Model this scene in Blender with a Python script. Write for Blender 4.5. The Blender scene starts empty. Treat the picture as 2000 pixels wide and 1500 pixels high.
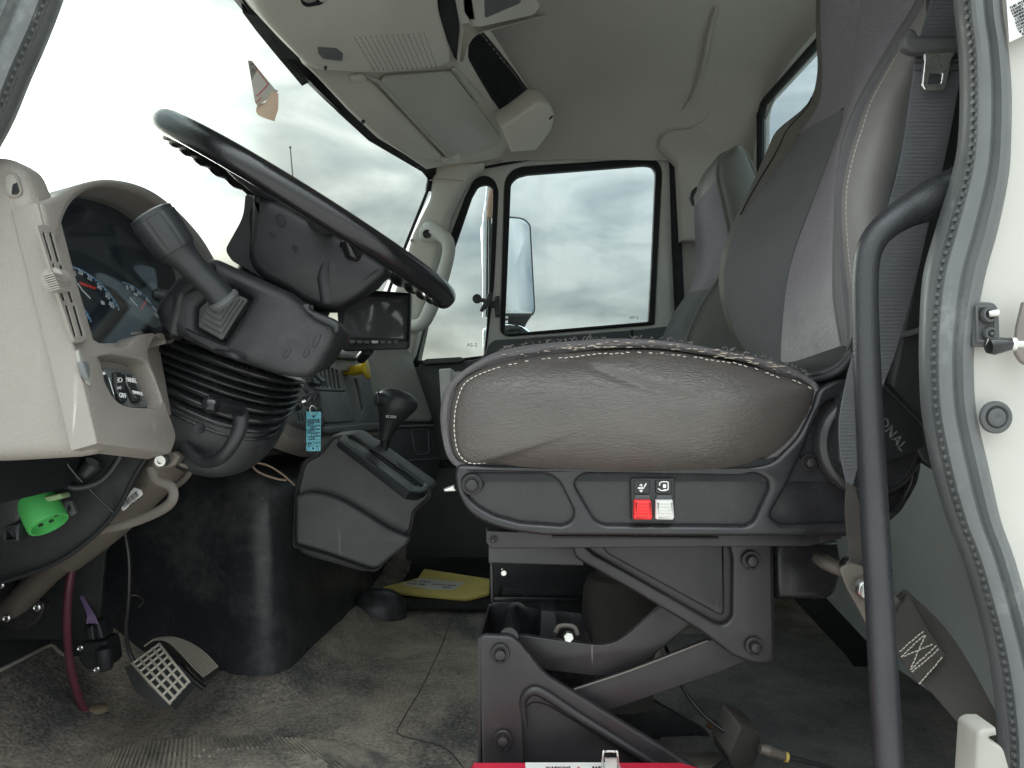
import bpy, bmesh, math, random
from mathutils import Vector, Matrix, noise as mn

random.seed(7)
S = bpy.context.scene
COL = S.collection
F = 1450.0      # focal length in photo pixels (2000 px wide frame)
H = 0.64        # camera height above the cab floor, metres

# ------------------------------------------------------------ camera
cd = bpy.data.cameras.new('camera')
cam = bpy.data.objects.new('camera', cd)
COL.objects.link(cam)
cam.location = (0, 0, H)
cam.rotation_euler = (math.radians(90), 0, 0)
cd.sensor_width = 36.0
cd.lens = 36.0 * F / 2000.0
cd.clip_start = 0.05
cd.clip_end = 2000.0
S.camera = cam

# ------------------------------------------------------------ sky and sun
SUN_EL, SUN_AZ = 16.0, -33.0          # degrees; azimuth measured from +Y towards +X
sun_dir = Vector((math.sin(math.radians(SUN_AZ)) * math.cos(math.radians(SUN_EL)),
                  math.cos(math.radians(SUN_AZ)) * math.cos(math.radians(SUN_EL)),
                  math.sin(math.radians(SUN_EL))))
W = bpy.data.worlds.new("World")
S.world = W
W.use_nodes = True
nt = W.node_tree
nt.nodes.clear()
def wn(t, **k):
    n = nt.nodes.new(t)
    for a, b in k.items(): setattr(n, a, b)
    return n
def wl(a, b): nt.links.new(a, b)
out = wn('ShaderNodeOutputWorld'); bg = wn('ShaderNodeBackground')
bg.inputs['Strength'].default_value = 0.15
sky = wn('ShaderNodeTexSky'); sky.sky_type = 'NISHITA'; sky.sun_disc = False
sky.sun_elevation = math.radians(SUN_EL)
sky.sun_rotation = math.radians(SUN_AZ)
sky.dust_density = 2.0
tc = wn('ShaderNodeTexCoord')
mp = wn('ShaderNodeMapping'); mp.inputs['Scale'].default_value = (1.0, 1.0, 2.6)
wl(tc.outputs['Generated'], mp.inputs['Vector'])
n1 = wn('ShaderNodeTexNoise'); n1.inputs['Scale'].default_value = 4.8; n1.inputs['Detail'].default_value = 7; n1.inputs['Roughness'].default_value = 0.52
n1.inputs['Distortion'].default_value = 0.5
wl(mp.outputs[0], n1.inputs['Vector'])
r1 = wn('ShaderNodeValToRGB')
r1.color_ramp.elements[0].position = 0.34; r1.color_ramp.elements[0].color = (2.7, 3.45, 4.05, 1)
r1.color_ramp.elements[1].position = 0.62; r1.color_ramp.elements[1].color = (9.0, 9.3, 9.1, 1)
e = r1.color_ramp.elements.new(0.49); e.color = (5.5, 6.1, 6.2, 1)
wl(n1.outputs['Fac'], r1.inputs['Fac'])
# overcast: brighter towards the zenith
sp = wn('ShaderNodeSeparateXYZ'); wl(tc.outputs['Generated'], sp.inputs[0])
za = wn('ShaderNodeMath', operation='ABSOLUTE'); wl(sp.outputs['Z'], za.inputs[0])
zp = wn('ShaderNodeMath', operation='POWER'); wl(za.outputs[0], zp.inputs[0]); zp.inputs[1].default_value = 1.8
zr = wn('ShaderNodeMapRange'); zr.inputs['From Min'].default_value = 0.0; zr.inputs['From Max'].default_value = 1.0
zr.inputs['To Min'].default_value = 0.50; zr.inputs['To Max'].default_value = 2.8
wl(zp.outputs[0], zr.inputs['Value'])
# bright cloud round the veiled sun
dt = wn('ShaderNodeVectorMath', operation='DOT_PRODUCT'); dt.inputs[1].default_value = sun_dir
nm = wn('ShaderNodeVectorMath', operation='NORMALIZE'); wl(tc.outputs['Generated'], nm.inputs[0]); wl(nm.outputs[0], dt.inputs[0])
gl = wn('ShaderNodeMapRange'); gl.interpolation_type = 'SMOOTHSTEP'
gl.inputs['From Min'].default_value = 0.965; gl.inputs['From Max'].default_value = 1.0
gl.inputs['To Min'].default_value = 0.0; gl.inputs['To Max'].default_value = 2.2
wl(dt.outputs['Value'], gl.inputs['Value'])
ad = wn('ShaderNodeMath', operation='ADD'); wl(zr.outputs[0], ad.inputs[0]); wl(gl.outputs[0], ad.inputs[1])
sc_ = wn('ShaderNodeVectorMath', operation='SCALE'); wl(r1.outputs['Color'], sc_.inputs[0]); wl(ad.outputs[0], sc_.inputs['Scale'])
mx = wn('ShaderNodeMix'); mx.data_type = 'RGBA'; mx.inputs['Factor'].default_value = 0.9
wl(sky.outputs[0], mx.inputs['A']); wl(sc_.outputs[0], mx.inputs['B'])
wl(mx.outputs['Result'], bg.inputs['Color']); wl(bg.outputs[0], out.inputs['Surface'])

sl = bpy.data.lights.new('sun', 'SUN'); sl.energy = 1.2; sl.angle = math.radians(25); sl.color = (1.0, 0.96, 0.9)
so = bpy.data.objects.new('sun', sl); COL.objects.link(so)
so.rotation_euler = sun_dir.to_track_quat('Z', 'Y').to_euler()
so.location = (-2, 3, 5)

S.view_settings.view_transform = 'Standard'
S.view_settings.look = 'None'
S.view_settings.gamma = 1.0
S.view_settings.exposure = 1.15
S.cycles.max_bounces = 10
S.cycles.diffuse_bounces = 6
S.cycles.transparent_max_bounces = 16
S.cycles.use_denoising = True

# ------------------------------------------------------------ materials
def M(name, col, rough=0.5, metal=0.0, grain=None, var=None, dust=None, wrinkle=None, weave=None, ribs=None,
      spec=0.5, scratch=None, coat=0.0, emit=None, zdust=None):
    m = bpy.data.materials.new(name); m.use_nodes = True
    t = m.node_tree; N = t.nodes; L = t.links
    b = N['Principled BSDF']
    b.inputs['Roughness'].default_value = rough
    b.inputs['Metallic'].default_value = metal
    b.inputs['Specular IOR Level'].default_value = spec
    b.inputs['Coat Weight'].default_value = coat
    c = (col[0], col[1], col[2], 1)
    co = N.new('ShaderNodeTexCoord').outputs['Object']
    def noise(scale, detail=4, ro=0.55, vec=None, dist=0.0):
        n = N.new('ShaderNodeTexNoise'); n.inputs['Scale'].default_value = scale; n.inputs['Detail'].default_value = detail
        n.inputs['Roughness'].default_value = ro; n.inputs['Distortion'].default_value = dist
        L.new(vec or co, n.inputs['Vector']); return n.outputs['Fac']
    def rng(v, a, bb, c0, d):
        n = N.new('ShaderNodeMapRange'); L.new(v, n.inputs['Value'])
        for k, x in zip(('From Min', 'From Max', 'To Min', 'To Max'), (a, bb, c0, d)): n.inputs[k].default_value = x
        return n.outputs[0]
    def mix(f, A, B, mode='MIX'):
        n = N.new('ShaderNodeMix'); n.data_type = 'RGBA'; n.blend_type = mode
        if isinstance(f, float): n.inputs['Factor'].default_value = f
        else: L.new(f, n.inputs['Factor'])
        for k, x in (('A', A), ('B', B)):
            if isinstance(x, tuple): n.inputs[k].default_value = x
            else: L.new(x, n.inputs[k])
        return n.outputs['Result']
    def math_(op, a, bb):
        n = N.new('ShaderNodeMath'); n.operation = op
        for i, x in enumerate((a, bb)):
            if isinstance(x, (int, float)): n.inputs[i].default_value = x
            else: L.new(x, n.inputs[i])
        return n.outputs[0]
    cur = None
    if var is None: var = (6.0, 0.16)
    f = rng(noise(var[0], 6), 0.3, 0.7, 1 - var[1], 1 + var[1])
    cc = N.new('ShaderNodeVectorMath'); cc.operation = 'SCALE'; cc.inputs[0].default_value = c[:3]; L.new(f, cc.inputs['Scale'])
    cur = cc.outputs[0]
    rough_out = rng(noise(var[0] * 3.1, 5), 0.3, 0.7, max(0.02, rough - 0.08), min(1, rough + 0.08))
    if dust:
        dcol, dscale, lo, hi, amt = dust[:5]; spk, sw = dust[5:] if len(dust) > 5 else (dscale * 14, .28)
        a = noise(dscale, 9, 0.68, dist=0.3); bsp = noise(spk, 5, 0.7)
        k = math_('ADD', math_('MULTIPLY', a, 1 - sw), math_('MULTIPLY', bsp, sw))
        fac = rng(k, lo, hi, 0.0, amt)
        if zdust:
            sx = N.new('ShaderNodeSeparateXYZ'); L.new(co, sx.inputs[0])
            fac = math_('MULTIPLY', fac, rng(math_('ADD', sx.outputs['Z'], math_('MULTIPLY', noise(6, 3), .16)), zdust[0] + .08, zdust[1] + .08, 1, 0))
        cur = mix(fac, cur, (dcol[0], dcol[1], dcol[2], 1))
        rough_out = math_('MAXIMUM', rough_out, math_('MULTIPLY', fac, 0.9))
    if scratch:
        scol, samt = scratch
        mpn = N.new('ShaderNodeMapping'); mpn.inputs['Rotation'].default_value = (0.4, 0.7, 0.5); mpn.inputs['Scale'].default_value = (90, 90, 3.5)
        L.new(co, mpn.inputs['Vector'])
        s = noise(1.0, 3, 0.6, mpn.outputs[0]); g = noise(9, 3)
        fac = math_('MULTIPLY', rng(s, 0.66, 0.74, 0, samt), rng(g, 0.45, 0.65, 0, 1))
        cur = mix(fac, cur, (scol[0], scol[1], scol[2], 1))
    hs = []
    if grain: hs.append((noise(grain[0], 3, 0.6), grain[1]))
    if wrinkle:
        mpn = N.new('ShaderNodeMapping'); mpn.inputs['Scale'].default_value = wrinkle[2]; L.new(co, mpn.inputs['Vector'])
        nn = N.new('ShaderNodeTexNoise'); nn.inputs['Scale'].default_value = wrinkle[0] * .35; nn.inputs['Detail'].default_value = 3
        L.new(mpn.outputs[0], nn.inputs['Vector'])
        av = N.new('ShaderNodeVectorMath'); av.operation = 'MULTIPLY_ADD'; av.inputs[1].default_value = (0.06,) * 3
        L.new(nn.outputs['Color'], av.inputs[0]); L.new(mpn.outputs[0], av.inputs[2])
        v = N.new('ShaderNodeTexVoronoi'); v.feature = 'DISTANCE_TO_EDGE'; v.inputs['Scale'].default_value = wrinkle[0]
        L.new(av.outputs[0], v.inputs['Vector'])
        hs.append((rng(v.outputs['Distance'], 0, 0.22, 0, 1), wrinkle[1]))
        msk = rng(noise(5, 2), 0.42, 0.6, 0.0, 1.0)
        rid = N.new('ShaderNodeTexNoise'); rid.noise_type = 'RIDGED_MULTIFRACTAL'; rid.inputs['Scale'].default_value = wrinkle[0] * .16; rid.inputs['Detail'].default_value = 3
        L.new(mpn.outputs[0], rid.inputs['Vector'])
        hs.append((math_('MULTIPLY', rid.outputs['Fac'], msk), wrinkle[1] * 1.2))
    if weave:
        for axis in ('X', 'Z'):
            w = N.new('ShaderNodeTexWave'); w.bands_direction = axis; w.inputs['Scale'].default_value = weave[0]
            w.inputs['Distortion'].default_value = 1.5; w.inputs['Detail'].default_value = 1; L.new(co, w.inputs['Vector'])
            hs.append((w.outputs['Fac'], weave[1]))
        if len(weave) > 2:
            v = N.new('ShaderNodeTexVoronoi'); v.inputs['Scale'].default_value = weave[2]; L.new(co, v.inputs['Vector'])
            cur = mix(rng(v.outputs['Distance'], 0.25, 0.5, 0, weave[3]), cur, tuple(x * 1.7 for x in col) + (1,))
    if ribs:
        w = N.new('ShaderNodeTexWave'); w.bands_direction = ribs[2] if len(ribs) > 2 else 'Z'; w.inputs['Scale'].default_value = ribs[0]
        w.inputs['Distortion'].default_value = 0.6; L.new(co, w.inputs['Vector'])
        hs.append((w.outputs['Fac'], ribs[1]))
    prev = None
    for h, s in hs:
        bp = N.new('ShaderNodeBump'); bp.inputs['Distance'].default_value = 0.001 * s; bp.inputs['Strength'].default_value = 1.0
        L.new(h, bp.inputs['Height'])
        if prev: L.new(prev, bp.inputs['Normal'])
        prev = bp.outputs[0]
    if prev: L.new(prev, b.inputs['Normal'])
    L.new(cur, b.inputs['Base Color'])
    L.new(rough_out, b.inputs['Roughness'])
    if emit:
        b.inputs['Emission Color'].default_value = tuple(emit[0]) + (1,); b.inputs['Emission Strength'].default_value = emit[1]
    return m

def glass(name, tint, gloss, rough=0.0, film=0.0, gmax=.9):
    m = bpy.data.materials.new(name); m.use_nodes = True
    t = m.node_tree; N = t.nodes; L = t.links; N.clear()
    o = N.new('ShaderNodeOutputMaterial'); tr = N.new('ShaderNodeBsdfTransparent'); g = N.new('ShaderNodeBsdfGlossy')
    tr.inputs['Color'].default_value = tint + (1,); g.inputs['Roughness'].default_value = rough
    fr = N.new('ShaderNodeLayerWeight'); fr.inputs['Blend'].default_value = 0.25
    r = N.new('ShaderNodeMapRange'); r.inputs['To Min'].default_value = gloss; r.inputs['To Max'].default_value = gmax
    L.new(fr.outputs['Fresnel'], r.inputs['Value'])
    mxs = N.new('ShaderNodeMixShader'); L.new(r.outputs[0], mxs.inputs[0]); L.new(tr.outputs[0], mxs.inputs[1]); L.new(g.outputs[0], mxs.inputs[2])
    last = mxs.outputs[0]
    if film:
        co = N.new('ShaderNodeTexCoord').outputs['Object']
        mpn = N.new('ShaderNodeMapping'); mpn.inputs['Scale'].default_value = (14, 14, 1.6); L.new(co, mpn.inputs['Vector'])
        n = N.new('ShaderNodeTexNoise'); n.inputs['Scale'].default_value = 1.3; n.inputs['Detail'].default_value = 6; L.new(mpn.outputs[0], n.inputs['Vector'])
        rr = N.new('ShaderNodeMapRange'); rr.inputs['From Min'].default_value = .45; rr.inputs['From Max'].default_value = .75
        rr.inputs['To Min'].default_value = 0.01; rr.inputs['To Max'].default_value = film; L.new(n.outputs['Fac'], rr.inputs['Value'])
        d = N.new('ShaderNodeBsdfDiffuse'); d.inputs['Color'].default_value = (.6, .62, .6, 1)
        m2 = N.new('ShaderNodeMixShader'); L.new(rr.outputs[0], m2.inputs[0]); L.new(last, m2.inputs[1]); L.new(d.outputs[0], m2.inputs[2]); last = m2.outputs[0]
    L.new(last, o.inputs['Surface'])
    return m

TAN = (.25, .20, .145)
DUSTC = (.30, .28, .25)
mt = dict(
    beige=M('beige plastic', (.25, .225, .20), .5, grain=(260, .3), var=(5, .06), wrinkle=(130, .2, (1, 1, 1)), scratch=((.7, .66, .6), .5)),
    header=M('grey beige trim', (.62, .595, .53), .6, grain=(500, .15), var=(4, .06)),
    visor=M('visor vinyl', (.48, .47, .42), .55, grain=(700, .2), var=(4, .05)),
    liner=M('headliner cloth', (.46, .425, .39), .85, grain=(900, .25), var=(3, .07)),
    black=M('black plastic', (.020, .022, .024), .42, grain=(800, .15)),
    blackgloss=M('glossy black', (.012, .012, .014), .14),
    tex=M('textured black plastic', (.021, .022, .025), .47, grain=(900, .35), dust=(DUSTC, 5, .5, .85, .22)),
    hubtex=M('hub plastic', (.010, .011, .012), .42, grain=(900, .35), dust=(DUSTC, 5, .55, .85, .15)),
    rubber=M('bellows rubber', (.012, .013, .014), .25, var=(9, .3), dust=(DUSTC, 8, .55, .9, .2)),
    rim=M('worn steering leather', (.008, .008, .009), .19, grain=(420, .25), spec=.6, dust=((.07, .065, .065), 9, .58, .85, .2)),
    boot=M('grey rubber boot', (.07, .072, .073), .6, grain=(500, .2)),
    steel=M('black seat steel', (.021, .0205, .023), .27, grain=(1500, .08), var=(8, .2), dust=((.16, .14, .12), 6, .55, .85, .3), scratch=((.35, .3, .27), .3)),
    steelb=M('worn black steel', (.020, .018, .0195), .40, grain=(900, .1), var=(8, .3), dust=((.17, .14, .12), 7, .56, .85, .28), scratch=((.45, .38, .32), .6)),
    matte=M('matte black', (.008, .009, .011), .7),
    under=M('dusty black sheet', (.020, .021, .023), .6, dust=((.13, .115, .1), 7, .52, .85, .4), grain=(300, .2)),
    bright=M('bright metal', (.62, .62, .60), .28, 1.0, var=(20, .2)),
    shaft=M('dirty metal shaft', (.13, .115, .10), .5, .3, dust=((.24, .19, .15), 9, .4, .75, .5), grain=(500, .3)),
    rod=M('painted rod', (.16, .14, .125), .55, grain=(500, .2)),
    leather=M('brown grey vinyl', (.088, .078, .071), .33, grain=(600, .15), wrinkle=(105, .32, (.5, 1, 1.8)), var=(7, .13), dust=((.22, .2, .18), 5, .58, .85, .35)),
    leather2=M('bolster vinyl', (.215, .205, .196), .36, wrinkle=(210, .12, (1, 1, 1)), var=(7, .1)),
    fabric=M('purple grey seat cloth', (.205, .188, .212), .95, weave=(220, .35, 330, .6), var=(6, .12), spec=.15, dust=((.3, .3, .29), 4, .56, .9, .4)),
    charcoal=M('charcoal seat cloth', (.20, .204, .210), .92, weave=(420, .35), var=(5, .1), spec=.2, dust=((.24, .25, .25), 4, .56, .9, .3)),
    strip=M('grey seat strip', (.20, .195, .205), .9, weave=(420, .25), var=(5, .08), spec=.2),
    stain=M('powdered cloth', (.205, .188, .212), .95, weave=(220, .35, 330, .6), spec=.15, dust=((.50, .51, .48), 9, .28, .52, .9), zdust=(-.34, -.22)),
    cushcloth=M('cushion top cloth', (.19, .178, .184), .95, weave=(330, .4), var=(6, .15), spec=.15),
    wingback=M('wing vinyl', (.13, .125, .11), .65, spec=.3, grain=(400, .2)),
    pside=M('passenger vinyl', (.19, .195, .178), .72, spec=.25, grain=(500, .2), var=(4, .1)),
    stitch=M('cream thread', (.55, .51, .45), .8),
    foam=M('torn foam', (.42, .36, .30), .9, grain=(900, .8)),
    fray=M('frayed thread', (.2, .18, .18), .9),
    web=M('seat belt webbing', (.19, .198, .215), .6, ribs=(520, .28, 'Z'), weave=(330, .4), var=(8, .15), dust=((.2, .2, .2), 6, .6, .9, .2)),
    webold=M('dirty strap webbing', (.085, .078, .07), .65, weave=(330, .5), dust=((.16, .13, .11), 7, .45, .8, .5)),
    bar=M('powder coated bar', (.028, .030, .034), .33, grain=(500, .6), var=(9, .15)),
    seal=M('weathered door seal', (.102, .107, .109), .42, var=(10, .15), grain=(300, .2), dust=((.42, .43, .42), 9, .55, .8, .45), scratch=((.5, .5, .5), .5)),
    paint=M('white cab paint', (.455, .445, .41), .35, var=(6, .05), dust=((.42, .38, .32), 7, .56, .9, .6), grain=(60, .2)),
    cream=M('door frame paint', (.60, .60, .55), .45, var=(5, .05)),
    doorpanel=M('dark door panel', (.085, .092, .094), .6, grain=(400, .2)),
    backwall=M('grey back panel', (.66, .69, .665), .7, grain=(500, .25), var=(4, .1), dust=((.28, .27, .25), 6, .6, .9, .4)),
    floor=M('floor mat rubber', (.075, .075, .073), .75, grain=(130, 4.5), var=(14, .3), dust=((.50, .425, .335), 3.0, .42, .62, .9, 150, .36)),
    ribmat=M('worn heel pad rib', (.10, .095, .085), .7, dust=((.50, .43, .34), 5, .42, .62, .85, 90, .2)),
    floor2=M('dark floor mat', (.11, .11, .108), .85, grain=(130, 3.5), var=(14, .3), dust=((.34, .30, .26), 4.5, .46, .7, .7, 150, .4)),
    cover=M('engine cover', (.026, .028, .032), .40, dust=((.25, .24, .23), 4.0, .47, .74, .4), grain=(300, .2), scratch=((.4, .4, .4), .6)),
    console=M('console plastic', (.052, .052, .055), .5, grain=(500, .25), var=(8, .12), dust=((.2, .2, .2), 7, .58, .85, .3), scratch=((.3, .3, .3), .35)),
    dashgrey=M('dash grey plastic', (.125, .132, .135), .5, grain=(500, .15)),
    passdash=M('grey passenger dash', (.30, .29, .26), .55, grain=(400, .15)),
    yellow=M('yellow knob', (.72, .50, .03), .35),
    envelope=M('yellow envelope', (.80, .66, .20), .7, var=(12, .08)),
    paper=M('white paper', (.72, .70, .66), .8, var=(12, .05)),
    tanpaper=M('curled paper back', (.62, .42, .31), .8),
    tag=M('blue tag', (.16, .55, .68), .35),
    ink=M('ink', (.03, .03, .04), .8),
    red=M('red plastic', (.75, .03, .03), .4),
    redcase=M('red case', (.55, .02, .05), .4, dust=((.5, .3, .25), 8, .6, .9, .3)),
    redprint=M('red print', (.65, .08, .1), .7),
    needle=M('gauge needle', (.85, .05, .03), .5),
    white=M('white print', (.80, .80, .78), .5),
    whiteplastic=M('white plastic', (.66, .65, .62), .45),
    blue=M('gauge blue', (.10, .30, .50), .5),
    green=M('green connector', (.08, .42, .11), .4, dust=((.3, .35, .2), 8, .6, .9, .4)),
    palegreen=M('pale green clip', (.25, .36, .18), .5),
    wirey=M('yellow wire', (.6, .45, .1), .4), wireg=M('green wire', (.05, .3, .15), .4),
    purple=M('purple wire', (.20, .14, .26), .5),
    hose=M('maroon hose', (.13, .035, .055), .4, dust=((.3, .25, .2), 9, .55, .9, .3)),
    plug=M('tan floor plug', (.20, .16, .11), .7),
    padlight=M('worn pedal rib', (.40, .36, .30), .7),
    chrome=M('chrome', (.8, .82, .82), .06, 1.0),
    mirror=M('mirror glass', (.85, .87, .87), .14, 1.0, var=(2, .0)),
    screen=M('monitor glass', (.075, .078, .078), .10, var=(3, .1), coat=.6),
    led=M('red led', (.8, .05, .05), .5, emit=((1, .05, .03), 2.0)),
    lens=glass('cluster lens', (.93, .96, .98), .04, .03, .0, .13),
    ws=glass('windshield glass', (.38, .42, .405), .004, 0.0, .03, .05),
    sg=glass('side glass', (.575, .615, .62), .004, 0.0, .04, .06),
    face=M('gauge face', (.012, .016, .024), .6),
    ground=M('gravel ground', (.42, .40, .37), .9, var=(1, .2), grain=(30, 5)),
    net=M('black net', (.02, .021, .028), .8),
    tanwire=M('tan wire', (.30, .22, .16), .6),
)

# ------------------------------------------------------------ geometry helpers
def P(px, py, Y): return Vector(((px - 1000) / F * Y, Y, H - (py - 750) / F * Y))
def PX(px, py, X): return P(px, py, X * F / (px - 1000))
def PZ(px, py, Z): return P(px, py, (H - Z) * F / (py - 750))

class Pl:
    def __init__(s, o, n, u=None):
        s.o = Vector(o); s.n = Vector(n).normalized()
        if s.n.dot(Vector((0, 0, H)) - s.o) < 0: s.n = -s.n
        if u is None:
            u = Vector((0, 0, 1)).cross(s.n)
            if u.length < .05: u = Vector((1, 0, 0))
        u = Vector(u); u = (u - s.n * u.dot(s.n)).normalized()
        s.u = u; s.v = s.n.cross(u)
    def ray(s, px, py):
        d = P(px, py, 1.0) - Vector((0, 0, H))
        k = (s.o - Vector((0, 0, H))).dot(s.n) / d.dot(s.n)
        return Vector((0, 0, H)) + d * k
    def uv(s, px, py):
        q = s.ray(px, py) - s.o
        return (q.dot(s.u), q.dot(s.v))
    def w(s, a, b, c=0): return s.o + s.u * a + s.v * b + s.n * c
    def off(s, d): return Pl(s.o + s.n * d, s.n, s.u)
def FY(Y): return Pl((0, Y, H), (0, -1, 0), (1, 0, 0))
def P3(a, b, c): return Pl(a, (b - a).cross(c - a))

def fil(pts, n=5):
    """round the corners of a polygon: points are (x, y) or (x, y, r)"""
    o = []; N = len(pts)
    for i, p in enumerate(pts):
        r = p[2] if len(p) > 2 else 0
        if r <= 0: o.append((p[0], p[1])); continue
        a = pts[i - 1]; b = pts[(i + 1) % N]
        la = math.hypot(a[0] - p[0], a[1] - p[1]); lb = math.hypot(b[0] - p[0], b[1] - p[1])
        ra = min(r, la * .49); rb = min(r, lb * .49)
        A = (p[0] + (a[0] - p[0]) / la * ra, p[1] + (a[1] - p[1]) / la * ra)
        B = (p[0] + (b[0] - p[0]) / lb * rb, p[1] + (b[1] - p[1]) / lb * rb)
        for k in range(n + 1):
            t = k / n
            o.append(tuple((1 - t) ** 2 * A[j] + 2 * t * (1 - t) * p[j] + t * t * B[j] for j in (0, 1)))
    return o
def cr(p0, p1, p2, p3, t):
    return 0.5 * ((2 * p1) + (p2 - p0) * t + (2 * p0 - 5 * p1 + 4 * p2 - p3) * t * t + (3 * p1 - p0 - 3 * p2 + p3) * t ** 3)
def smooth(pts, n=6, closed=False):
    q = [Vector(p) for p in pts]; N = len(q); o = []
    if closed:
        for i in range(N):
            for k in range(n): o.append(cr(q[i - 1], q[i], q[(i + 1) % N], q[(i + 2) % N], k / n))
        return o
    for i in range(N - 1):
        a = q[i - 1] if i else q[0] * 2 - q[1]; d = q[i + 2] if i + 2 < N else q[-1] * 2 - q[-2]
        for k in range(n): o.append(cr(a, q[i], q[i + 1], d, k / n))
    o.append(q[-1]); return o
def sm2(pts, n=6): return [(p[0], p[1]) for p in smooth([(a[0], a[1], 0) for a in pts], n, True)]
def resample(pts, step, closed=False):
    q = list(pts) + ([pts[0]] if closed else [])
    o = [q[0]]; acc = 0
    for a, b in zip(q, q[1:]):
        L = (b - a).length; s = step - acc
        while s <= L:
            o.append(a + (b - a) * (s / L)); s += step
        acc = L - (s - step)
    return o

def g_plate(pl, outer, holes=(), thick=.01, bev=.002, segs=3):
    c = bpy.data.curves.new('c', 'CURVE'); c.dimensions = '2D'; c.fill_mode = 'BOTH'
    bev = min(bev, thick * .49)
    c.extrude = max(thick / 2 - bev, 0.0); c.bevel_depth = bev; c.offset = -bev; c.bevel_resolution = segs - 1
    for loop in [outer] + list(holes):
        s = c.splines.new('POLY'); s.points.add(len(loop) - 1); s.use_cyclic_u = True
        for i, p in enumerate(loop):
            a, b = pl.uv(p[0], p[1]); s.points[i].co = (a, b, 0, 1)
    ob = bpy.data.objects.new('t', c)
    me = bpy.data.meshes.new_from_object(ob)
    bm = bmesh.new(); bm.from_mesh(me)
    bmesh.ops.remove_doubles(bm, verts=bm.verts, dist=1e-5)
    bmesh.ops.recalc_face_normals(bm, faces=bm.faces)
    bm.verts.index_update()
    v = [pl.w(x.co.x, x.co.y, x.co.z - thick / 2) for x in bm.verts]
    f = [[a.index for a in y.verts] for y in bm.faces]
    bm.free(); bpy.data.objects.remove(ob); bpy.data.curves.remove(c); bpy.data.meshes.remove(me)
    return v, f
def g_grid(rows, cu=False, cv=False):
    R = len(rows); C = len(rows[0]); v = [p for r in rows for p in r]; f = []
    for i in range(R if cv else R - 1):
        for j in range(C if cu else C - 1):
            i2 = (i + 1) % R; j2 = (j + 1) % C
            f.append([i * C + j, i * C + j2, i2 * C + j2, i2 * C + j])
    return v, f
def g_tube(path, r, n=12, closed=False, cap=True, flat=1.0, ref=None, fn=None):
    N = len(path); rows = []
    rr = r if isinstance(r, (list, tuple)) else [r] * N
    up = Vector(ref) if ref else None
    T0 = None
    for i in range(N):
        if closed: T = (path[(i + 1) % N] - path[i - 1]).normalized()
        else: T = (path[min(i + 1, N - 1)] - path[max(i - 1, 0)]).normalized()
        if ref: A = Vector(ref) - T * T.dot(Vector(ref))
        else:
            if up is None: up = Vector((0, 0, 1)) if abs(T.z) < .9 else Vector((1, 0, 0))
            A = up - T * T.dot(up)
        A.normalize(); up = A if not ref else up
        B = T.cross(A)
        row = []
        for k in range(n):
            t = 2 * math.pi * k / n
            q = rr[i] * (fn(i, t) if fn else 1)
            row.append(path[i] + A * (math.cos(t) * q) + B * (math.sin(t) * q * flat))
        rows.append(row)
    v, f = g_grid(rows, cu=True, cv=closed)
    if cap and not closed:
        f.append(list(range(n))[::-1]); f.append([(N - 1) * n + k for k in range(n)])
    return v, f
def lerp_list(r, n):
    o = []
    for i in range(n):
        t = i / (n - 1) * (len(r) - 1); k = min(int(t), len(r) - 2); o.append(r[k] + (r[k + 1] - r[k]) * (t - k))
    return o
def px_path(pts, Y=None, n=5, closed=False):
    return smooth([P(p[0], p[1], p[2] if len(p) > 2 else Y) for p in pts], n, closed)
def ptube(pts, Y, rpx, nseg=10, n=5, closed=False, **k):
    path = px_path(pts, Y, n, closed)
    Y0 = path[0].y
    rr = rpx if isinstance(rpx, (list, tuple)) else [rpx, rpx]
    rl = [a * p.y / F for a, p in zip(lerp_list(rr, len(path)), path)]
    return g_tube(path, rl, nseg, closed, **k)
def g_box(c, s, R=None):
    c = Vector(c); v = []
    for i in range(8):
        q = Vector(((i & 1) - .5, ((i >> 1) & 1) - .5, ((i >> 2) & 1) - .5)); q = Vector((q.x * s[0], q.y * s[1], q.z * s[2]))
        v.append(c + (R @ q if R else q))
    return v, [[0, 2, 3, 1], [4, 5, 7, 6], [0, 1, 5, 4], [2, 6, 7, 3], [0, 4, 6, 2], [1, 3, 7, 5]]
def g_lathe(o, ax, prof, n=24):
    """prof: list of (radius, height along ax)"""
    o = Vector(o); ax = Vector(ax).normalized(); A = ax.orthogonal().normalized(); B = ax.cross(A)
    rows = [[o + ax * h + (A * math.cos(2 * math.pi * k / n) + B * math.sin(2 * math.pi * k / n)) * max(r, 1e-5) for k in range(n)] for r, h in prof]
    v, f = g_grid(rows, cu=True)
    f.append(list(range(n))[::-1]); f.append([(len(rows) - 1) * n + k for k in range(n)])
    return v, f
def g_loops(loops, cap0=True, cap1=True):
    v, f = g_grid(loops, cu=True); n = len(loops[0])
    if cap0: f.append(list(range(n))[::-1])
    if cap1: f.append([(len(loops) - 1) * n + k for k in range(n)])
    return v, f

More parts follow.
